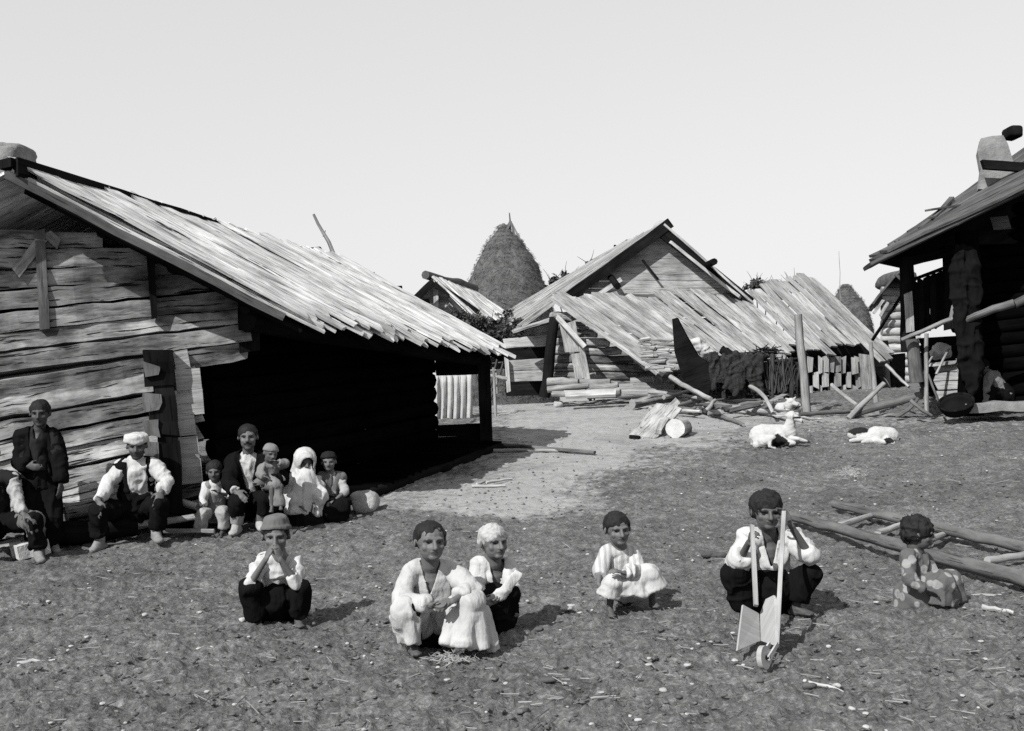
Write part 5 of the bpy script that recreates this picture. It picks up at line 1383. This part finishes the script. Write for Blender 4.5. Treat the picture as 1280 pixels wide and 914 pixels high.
for k, (a, b, r0, r1, lb, nm, ha, hb) in enumerate(heap):
    if ha is None: A_, B_ = at(a[0], a[1], 18.2), at(b[0], b[1], 16.9)
    else: A_, B_ = gp(a[0], a[1] + 6, ha), gp(b[0], b[1] + 6, hb)
    pole(nm, A_, B_, r0, r1, lb, nm, 'timber' if 'dark' in lb else ('log' if k % 3 == 0 else 'pole'), cap_mat='endgrain', bend=.02)
# broken sticks and slats tangled through the heap
for i in range(26):
    x = random.uniform(800, 1000); y = 522 - abs(random.gauss(0, 7)) + (x - 800) * .015
    a = random.gauss(0, .35); L = random.uniform(14, 42)
    A_ = gp(x, y, random.uniform(.02, .20)); B_ = gp(x + L * math.cos(a), y - L * .25 * math.sin(a), random.uniform(.02, .28))
    mb = MB(); r = random.uniform(.018, .045)
    if i % 3 == 0: mb.plank(A_, B_, r * 3.2, r * .8, (random.uniform(-.4, .4), -.6, 1), 3, .01, .15, 0, .05)
    else: mb.log(A_, B_, r, r * .7, 6, 4, .012, .15, 0, 1, bend=.03)
    tag(mb.build('broken_stick', [M[('timber', 'pole', 'board', 'roof_dark')[i % 4]], M['endgrain']]), 'short broken stick or slat tangled in the wood heap', 'stick', 'broken sticks of the wood heap')
# nailed board panel and the sawn log
def panel():
    D = depth_at(815, 546); c = on_ground(815, 546)
    A = lambda x, y, d=0: at(x, y, D + d)
    root = empty('wooden_pallet', c, 'small panel of nailed boards tilted against the wood heap', 'panel')
    for k in range(4):
        f0, f1 = k / 4, (k + 1) / 4
        a = lerp(A(789, 545, 0), A(818, 549, -.2), (f0 + f1) / 2); b = lerp(A(822, 505, 1.0), A(852, 511, .8), (f0 + f1) / 2)
        mb = MB(); mb.plank(a, b, .128, .03, (0, -.5, 1), 2, .004, ragged=.05); mb.build('board', M['roof_grey'], root)
    mb = MB(); mb.plank(A(800, 536, .2), A(828, 540, .05), .06, .03, (0, -.5, 1), 1); mb.build('batten', M['timber'], root)
    mb = MB(); mb.plank(A(789, 546, -.02), A(800, 547, -.1), .1, .05, (0, 0, 1), 1); mb.build('foot', M['timber_dark'], root)
    mb = MB(); mb.plank(A(822, 540, -.1), A(832, 524, .4), .1, .06, (0, -.5, 1), 1); mb.build('side_batten', M['board'], root)
panel()
c = gp(845, 548, .13)
mb = MB(); mb.log(c, c + Vector((.16, .34, .0)), .135, .13, 14, 4, .01, .1, 0, 1)
tag(mb.build('sawn_log', [M['log'], M['stone_pale']]), 'short thick log turning its round pale sawn end to the viewer', 'log')
# dark slab, wattle, bundle
D = 18.4
mb = MB()
pts = [at(840, 399, D), at(846, 397, D), at(858, 420, D), at(872, 444, D), (at(888, 456, D)), at(893, 470, D), at(886, 494, D), at(866, 495, D), at(852, 470, D), at(843, 440, D)]
mb.prism(pts, (0.05, .16, 0)); tag(mb.build('hewn_slab', M['timber_dark']), 'dark hewn slab curving up to a point before the slanting planks', 'timber')
def leaves(mb, c, rad, n, size, clump=9, mat=0, thin=.32):
    C = [Vector((random.gauss(0, .5) * rad[0], random.gauss(0, .5) * rad[1], random.gauss(0, .5) * rad[2])) + Vector(c) for _ in range(clump)]
    for _ in range(n):
        q = random.choice(C); s = min(rad) * .28
        p = q + Vector((random.gauss(0, s), random.gauss(0, s), random.gauss(0, s)))
        a = Vector((random.gauss(0, 1), random.gauss(0, 1), random.gauss(0, 1))).normalized(); b = a.cross(Vector((random.gauss(0, 1), random.gauss(0, 1), random.gauss(0, 1)))).normalized()
        L = size * random.uniform(.6, 1.3); w_ = L * thin
        mb.add([p - a * L * .5, p + b * w_, p + a * L * .5, p - b * w_], [[0, 1, 2, 3]], None, mat)
def wattle():
    root = empty('wattle_fence', gp(920, 497), 'dark low wattle fence between the hewn slab and the tall post', 'fence')
    D = 18.6
    for row in range(13):
        pass
    mb = MB()
    for row in range(15):
        y = 451 + 3.3 * row
        x = 884
        while x < 1000:
            L = random.uniform(16, 36); x2 = min(x + L, 1003)
            mb.log(at(x, y + random.uniform(-2, 2), D + random.uniform(-.05, .05)), at(x2, y + random.uniform(-2, 2) - 1, D + random.uniform(-.05, .05)), .028, .022, 6, 3, .01); x += L * .8
    mb.build('woven_rods', M['wattle'], root)
    for x in (888, 905, 924, 928, 946, 965, 978, 990):
        mb = MB(); mb.log(at(x, 498, D - .06), at(x + random.uniform(-2, 2), 443 + random.uniform(-4, 6), D - .06), .045, .035, 7, 3, .01); mb.build('stake', M['wattle'], root)
    mb = MB()
    for k in range(110):
        x = random.uniform(885, 1000); mb.log(at(x, 472 + random.uniform(0, 22), D - .1), at(x + random.uniform(-11, 11), 452 + random.uniform(-9, 9), D - .1 + random.uniform(-.05, .05)), .016, .008, 5, 3, .02)
    mb.build('upright_rods', M['wattle'], root)
wattle()
P = []
for k in range(9):
    x = 892 + 7.2 * k; yb = 484 + random.uniform(-10, 8); yt = 447 + random.uniform(-3, 4)
    P.append(cap(at(x, yt, 18.42), at(x + random.uniform(-3, 3), yb, 18.38), .075, .05, .5, (0, 1, 0)))
P.append(cap(at(888, 449, 18.5), at(952, 447, 18.5), .07, .07))
o = blob('dark_blanket', P, M['black_rough'], None, .02, 2, .045, 11, (1, 1, .5), loc=at(920, 480, 18.4)); tag(o, 'dark ragged blanket hung over the low wattle fence', 'blanket')
def bundle(name, pts, mat, label, cat, fold=.05):
    P = [ell(p, r) for p, r in pts]; c = sum((Vector(p) for p, r in pts), Vector()) / len(pts); c.z = min(p.z - r[2] for p, r in pts)
    o = blob(name, P, M[mat], None, .022, 3, fold, 7, (1, 1, .8), loc=c); tag(o, label, cat)
bundle('cloth_bundle', [(at(870 + 4.4 * k, 429 + 4 * k, 18.9), (.13, .16, .10)) for k in range(6)], 'cream', 'white bundle of cloth lying on the planks beside the hewn slab', 'bundle')
pole('log', at(903, 437, 19.1), at(921, 447, 18.9), .10, .09, 'short dark log lying on the wattle fence', 'log', 'timber_dark', cap_mat='endgrain_dark')
for k in range(1):
    mb = MB()
    for i in range(110):
        x = random.gauss(956, 9); y = 438 + random.uniform(-2, 8)
        p = at(x, y, 19.6); q = p + Vector((random.gauss(0, .14), random.gauss(0, .12), random.gauss(0, .06)))
        mb.log(p, q, .014, .007, 5, 2, .008)
    tag(mb.build('brushwood', M['wattle']), 'small dark heap of brushwood on the eave left of the tall post', 'brushwood')
# shingle pile under the slab
mb = MB()
for i in range(120):
    x = random.uniform(796, 842); y = random.uniform(424, 462)
    if x < 796 + (y - 424) * .2: continue
    p = at(x, y, 19.0 - (y - 424) * .01); d = Vector((random.uniform(.7, 1), random.uniform(-.3, .3), random.uniform(-.15, .1)))
    mb.plank(p, p + d * random.uniform(.15, .35), .09, .025, (0, -.4, 1), 1, .004)
tag(mb.build('shingle_pile', M['roof_grey']), 'pile of split grey shingles left of the hewn slab', 'pile')
# split logs stacked before the shed end
def firewood():
    first = None; rows = [(492, 706, 842), (485, 700, 800), (478, 694, 760), (484, 806, 842), (477, 798, 846)]
    n = 0; kinds = []
    for v in range(4):
        mb = MB(); mb.log(Vector((-.32, 0, 0)), Vector((.32, 0, 0)), .075 + .012 * v, .07 + .01 * v, 7, 4, .012, .22, 0, 1, flat=.8)
        kinds.append(mb.mesh('split_log'))
    for m_ in kinds: m_.materials.append(M['firewood']); m_.materials.append(M['endgrain'])
    for (y, xa, xb) in rows:
        x = xa + 10
        while x < xb:
            D = 20.3 + (y - 492) * -.02
            p = at(x, y, D)
            o = bpy.data.objects.new('split_log', kinds[n % 4]); COL.objects.link(o)
            o.location = p; o.rotation_euler = (random.uniform(0, 6), random.uniform(-.08, .08), random.uniform(-.35, .35)); o.scale = (random.uniform(.8, 1.3), 1, 1)
            tag(o, 'split log in the low stack at the foot of the slanting planks', 'log', 'stacked split logs')
            x += random.uniform(34, 50) * o.scale.x * .85; n += 1
firewood()
mb = MB(); mb.plank(at(706, 493.5, 19.8), at(770, 491, 19.7), .24, .05, (0, -.5, 1), 3); tag(mb.build('loose_plank', M['board_pale']), 'pale plank lying low in front of the stacked split logs', 'plank')
for (px, py, r, lb) in ((777, 494, .17, 'pale rounded stone before the log stack'), (636, 491, .16, 'pale rough stone at the foot of the crib post'), (628, 494, .11, 'smaller stone left of the crib post'), (643, 494, .12, 'stone heaped against the right of the crib post'), (690, 492, .13, 'grey stone under the dark corner post of the crib'), (698, 505, .10, 'dark wedge of stone on the bare ground before the log stack')):
    mb = MB(); mb.rock(gp(px, py + 4, r * .5), (r, r, r * .75), int(px)); tag(mb.build('stone', M['stone_pale' if 'pale' in lb else 'stone']), lb, 'stone')
# fence bits behind the porch end
pole('rail', at(612, 470, 19.5), at(634, 474, 19.5), .05, .05, 'short rail behind the end of the porch roof', 'rail', 'pole')
pole('stake', at(621, 492, 19.5), at(620, 466, 19.5), .04, .035, 'small stake carrying the rail behind the porch', 'stake', 'pole')

# crate, basket at the right house
def crate():
    root = empty('crate', gp(1188, 512), 'pale slatted crate standing before the right house', 'crate')
    D = 16.35
    for k, y in enumerate((460, 471, 482, 494)):
        mb = MB(); mb.plank(at(1168 + k * .8, y, D), at(1201, y - 1, D - .05), .12, .03, (0, -1, 0), 2, .003); mb.build('slat', M['board_pale'], root)
    mb = MB(); mb.plank(at(1197, 449, D - .08), at(1204, 498, D - .08), .05, .05, (0, -1, 0), 2); mb.build('upright', M['board_pale'], root)
    for k, y in enumerate((462, 478, 492)):
        mb = MB(); mb.plank(at(1203, y, D), at(1212, y - 3, D + .6), .12, .03, (1, 0, 0), 2, .003); mb.build('side', M['board'], root)
    mb = MB(); mb.plank(at(1166, 456, D + .02), at(1190, 453, D + .02), .05, .3, (0, -1, 0), 2); mb.build('lid', M['board'], root)
crate()
bundle('white_bundle', [(at(1171 + 4 * k, 441 - 2 * (k % 2), 16.9), (.08, .1, .09)) for k in range(4)], 'cream', 'small white bundle hanging behind the crate', 'bundle', .04)
def hanging_hide():
    c = at(1206, 400, 15.75)
    P = [cap(at(1199, 312, 15.75), at(1203, 380, 15.7), .10, .17, .5, (0, 1, 0)), cap(at(1212, 318, 15.75), at(1214, 400, 15.7), .12, .15, .5, (0, 1, 0)), cap(at(1203, 380, 15.7), at(1208, 470, 15.7), .17, .09, .5, (0, 1, 0)), cap(at(1214, 400, 15.7), at(1216, 488, 15.7), .15, .11, .5, (0, 1, 0))]
    o = blob('hanging_hide', P, M['black'], None, .022, 3, .05, 9, (1, 1, .4), loc=c); tag(o, 'dark shaggy hide hanging down the main post of the right house', 'hide')
hanging_hide()
def basket():
    c = at(1195, 503, 15.6)
    root = empty('basket', gp(1195, 516), 'dark round basket lying tilted on its side before the right house', 'basket')
    V = []; F = []; n = 36; prof = [(.0, .18), (.18, .16), (.22, .08), (.235, 0), (.20, 0), (.185, .06), (.15, .12), (0, .14)]
    R = (Matrix.Rotation(math.radians(28), 3, 'X') @ Matrix.Rotation(math.radians(-16), 3, 'Y'))
    for r, h in prof:
        for k in range(n):
            t = 2 * math.pi * k / n; q = Vector((max(r, .003) * 1.05 * math.cos(t), max(r, .003) * math.sin(t), -h * .9))
            V.append(c + R @ q)
    for i in range(len(prof) - 1):
        for k in range(n): F.append([i * n + k, i * n + (k + 1) % n, i * n + n + (k + 1) % n, i * n + n + k])
    mb = MB(); mb.add(V, F, None, 0, True); mb.build('body', M['timber_dark'], root)
    mb = MB(); ps = [c + R @ Vector((.235 * math.cos(2 * math.pi * k / 24), .225 * math.sin(2 * math.pi * k / 24), 0)) for k in range(25)]
    for k in range(24): mb.log(ps[k], ps[k + 1], .022, .022, 6, 1, 0)
    mb.build('rim', M['timber_dark'], root)
basket()
bundle('sack', [(at(1216 + 3 * k, 490 + 6 * k, 16.1), (.14, .16, .15)) for k in range(4)], 'grey', 'dark lumpy sack slumped against the main post of the right house', 'sack', .05)
mb = MB(); mb.plank(at(1205, 510, 15.9), at(1290, 506, 15.7), .5, .14, (0, 0, 1), 4, .02); tag(mb.build('stone_step', M['stone_grey']), 'flat stone step along the right house', 'step')

# the long poles of a cart ladder on the right
def cart_ladder():
    root = empty('pole_ladder', gp(1130, 690), 'long ladder of two heavy poles lying on the ground at the right', 'ladder')
    a0, a1 = gp(985, 655, .075), gp(1300, 747, .08); b0, b1 = gp(1042, 640, .075), gp(1310, 706, .08)
    a1 = lerp(a0, a1, 1.0)
    mb = MB(); mb.log(a0, a1, .040, .052, 12, 16, .008, .12, 0, 1); mb.build('rail', [M['timber'], M['endgrain']], root)
    mb = MB(); mb.log(b0, b1, .038, .048, 12, 16, .008, .12, 0, 1); mb.build('rail', [M['timber'], M['endgrain']], root)
    for (x0, y0, x1, y1) in ((1051, 668, 1094, 655), (1098, 678, 1135, 666), (1160, 690, 1192, 676), (1235, 716, 1285, 708)):
        mb = MB(); mb.log(gp(x0, y0, .08), gp(x1, y1, .08), .028, .025, 8, 4, .006); mb.build('rung', M['pole'], root)
cart_ladder()
for (a, b, r, lb) in (((1228, 764), (1268, 768), .022, 'pale flat splinter on the ground at the right edge'), ((1195, 748), (1252, 747), .016, 'pale peeled stick lying below the ladder poles'), ((1128, 668), (1165, 680), .02, 'thin stick lying across between the ladder poles'),
                      ((22, 830), (70, 828), .016, 'pale chip of wood on the ground in the lower left corner'), ((790, 812), (818, 838), .012, 'thin dark twig on the ground in the middle foreground'), ((1005, 856), (1055, 867), .014, 'grey twig on the ground in the right foreground'), ((770, 872), (640, 880), .008, 'long thin straw on the ground in the lower middle')):
    pole('stick', gp(a[0], a[1], r * .7), gp(b[0], b[1], r * .7), r, r * .6, lb, 'stick', 'timber' if 'dark' in lb else 'board_pale', flat=1.0, n=6, seg=5, wob=.008)
mb = MB()
for k in range(3): mb.rock(gp(885 + 8 * k, 697, .02), (.05, .035, .025), 90 + k, 0, 2)
tag(mb.build('dung', M['bark']), 'dark clump of dung left of the boy with the wheelbarrow', 'dung')
mb = MB()
for k in range(3): mb.rock(gp(668 + 8 * k, 852, .008), (.05, .03, .016), 95 + k, 0, 2)
tag(mb.build('dung', M['bark']), 'dark flat clump of dung in the middle foreground', 'dung')

# ------------------------------------------------------------------ shrubs
def shrub(spots, foot, label, size=.09, n=700, twigs=10, tl=.5):
    base = Vector(foot); root = empty('shrub', base, label, 'shrub')
    mb = MB()
    for (c, rad) in spots: leaves(mb, c, rad, n, size, 10)
    mb.build('foliage', M['leaf'], root)
    mb = MB()
    for (c, rad) in spots:
        mb.log(base, c, .03, .015, 6, 4, .03)
        for _ in range(twigs):
            d = Vector((random.gauss(0, .5), random.gauss(0, .5), random.uniform(.2, 1))).normalized(); mb.log(c, Vector(c) + d * (max(rad) + random.uniform(0, tl)), .012, .004, 5, 3, .02)
    mb.build('branches', M['bark'], root)
f = at(606, 470, 23.6); f.z = gz(f.x, f.y)
shrub([(at(590, 402, 23.6), (.36, .35, .17)), (at(612, 412, 23.6), (.38, .35, .2)), (at(632, 412, 23.5), (.32, .35, .24)), (at(606, 424, 23.6), (.36, .3, .2)), (at(570, 396, 23.8), (.24, .3, .12)), (at(626, 430, 23.6), (.3, .3, .16)), (at(650, 404, 23.6), (.12, .3, .12))], f, 'leafy dark shrub between the small gabled hut and the crib', .085, 750, 3, .1)
f = at(955, 470, 32); f.z = gz(f.x, f.y)
shrub([(at(944, 358, 32), (.24, .4, .2)), (at(957, 362, 32), (.3, .4, .22)), (at(975, 366, 32), (.28, .4, .2)), (at(992, 358, 32), (.26, .4, .16))], f, 'twiggy shrub showing over the slanting planks, right of the gabled house', .10, 420, 6, .2)
f = at(740, 440, 30); f.z = gz(f.x, f.y)
shrub([(at(705, 350, 30), (.3, .5, .14)), (at(738, 331, 30), (.16, .4, .12)), (at(690, 354, 30), (.2, .4, .1))], f, 'dark weedy shrub peeping over the grey roof of the gabled house', .10, 300, 3, .1)

# ------------------------------------------------------------------ ground litter
def litter():
    mb = MB()
    def spot(): 
        while True:
            y = 3.2 + 14 * random.random() ** 1.5; x = random.uniform(-.52, .52) * y
            return x, y
    for i in range(3000):
        x, y = spot(); z = gz(x, y) + .012
        L = random.uniform(.015, .09) * (1 if random.random() < .9 else 2); a = random.uniform(0, math.pi)
        d = Vector((math.cos(a), math.sin(a), random.uniform(-.2, .25))) * L; s = Vector((-math.sin(a), math.cos(a), 0)) * random.uniform(.0007, .002)
        p = Vector((x, y, z)); mb.add([p - s, p + s, p + d + s * .5, p + d - s * .5, p + Vector((0, 0, .004)), p + d + Vector((0, 0, .004))], [[0, 1, 2, 3], [0, 4, 5, 3], [1, 2, 5, 4]], None, 0 if random.random() < .5 else 1)
    o = mb.build('straw_litter', [M['straw'], M['timber']]); tag(o, 'bits of straw and twig strewn over the yard', 'straw', kind='stuff')
    mb = MB(); bm = bmesh.new(); bmesh.ops.create_icosphere(bm, subdivisions=2, radius=1); BV = np.array([v.co[:] for v in bm.verts]); BF = [[v.index for v in f.verts] for f in bm.faces]; bm.free()
    for i in range(2600):
        x, y = spot(); r = random.uniform(.004, .014) * (1 if random.random() < .97 else 1.9)
        sc = np.array([r * random.uniform(.8, 1.5), r * random.uniform(.8, 1.5), r * random.uniform(.4, .8)])
        V = BV * (1 + .3 * vnoise(BV * 1.3 + i, i))[:, None] * sc + np.array([x, y, gz(x, y) + r * .3 + .006])
        mb.add(V.tolist(), BF, None, 0 if random.random() < .75 else (1 if random.random() < .98 else 2), True)
    o = mb.build('pebbles', [M['clod'], M['stone'], M['stone_pale']]); tag(o, 'small stones and clods scattered over the yard', 'pebbles', kind='stuff')
M['straw'] = plain('straw', .20, .3, 6, .1); M['clod'] = plain('earth clod', .075, .3, 12, .5)
litter()
def clods():
    mb = MB(); bm = bmesh.new(); bmesh.ops.create_icosphere(bm, subdivisions=2, radius=1); BV = np.array([v.co[:] for v in bm.verts]); BF = [[v.index for v in f.verts] for f in bm.faces]; bm.free()
    shapes = [BV * (1 + .65 * vnoise(BV * 2.6 + 9.1 * q, q))[:, None] for q in range(24)]
    for i in range(2600):
        y = 3.2 + 10 * random.random() ** 1.3; x = random.uniform(-.52, .52) * y
        r = random.uniform(.005, .013) * (1 if random.random() < .95 else 1.6); a = random.uniform(0, 6.28)
        V = shapes[i % 24] * np.array([r * random.uniform(.8, 1.7), r, r * random.uniform(.35, .7)])
        V = np.stack([V[:, 0] * math.cos(a) - V[:, 1] * math.sin(a), V[:, 0] * math.sin(a) + V[:, 1] * math.cos(a), V[:, 2]], 1) + np.array([x, y, gz(x, y) + .004])
        mb.add(V.tolist(), BF, None, 0, True)
    o = mb.build('earth_clods', M['earth_clod']); tag(o, 'crumbly clods of trodden earth all over the yard', 'clods', kind='stuff')
M['earth_clod'] = plain('crumbly earth', .10, .45, 30, .9, .01)
clods()
# chips of lime or grain spilled on the ground
def spill(px, py, rx, ry, n, label):
    mb = MB()
    for i in range(n):
        x = px + random.gauss(0, .45) * rx; y = py + random.gauss(0, .45) * ry; p = gp(x, y, .012)
        r = random.uniform(.003, .008); a = random.uniform(0, 3.14)
        mb.plank(p, p + Vector((math.cos(a), math.sin(a), random.uniform(-.3, .5))) * r * 2, r, r * .5, (0, 0, 1), 1, .001)
    tag(mb.build('spilled_chaff', M['palegrey']), label, 'chaff', kind='stuff')
spill(1062, 592, 22, 8, 420, 'pale chaff spilled on the ground below the goats')
spill(566, 826, 34, 7, 110, 'pale chaff on the ground before the boy in the robe')
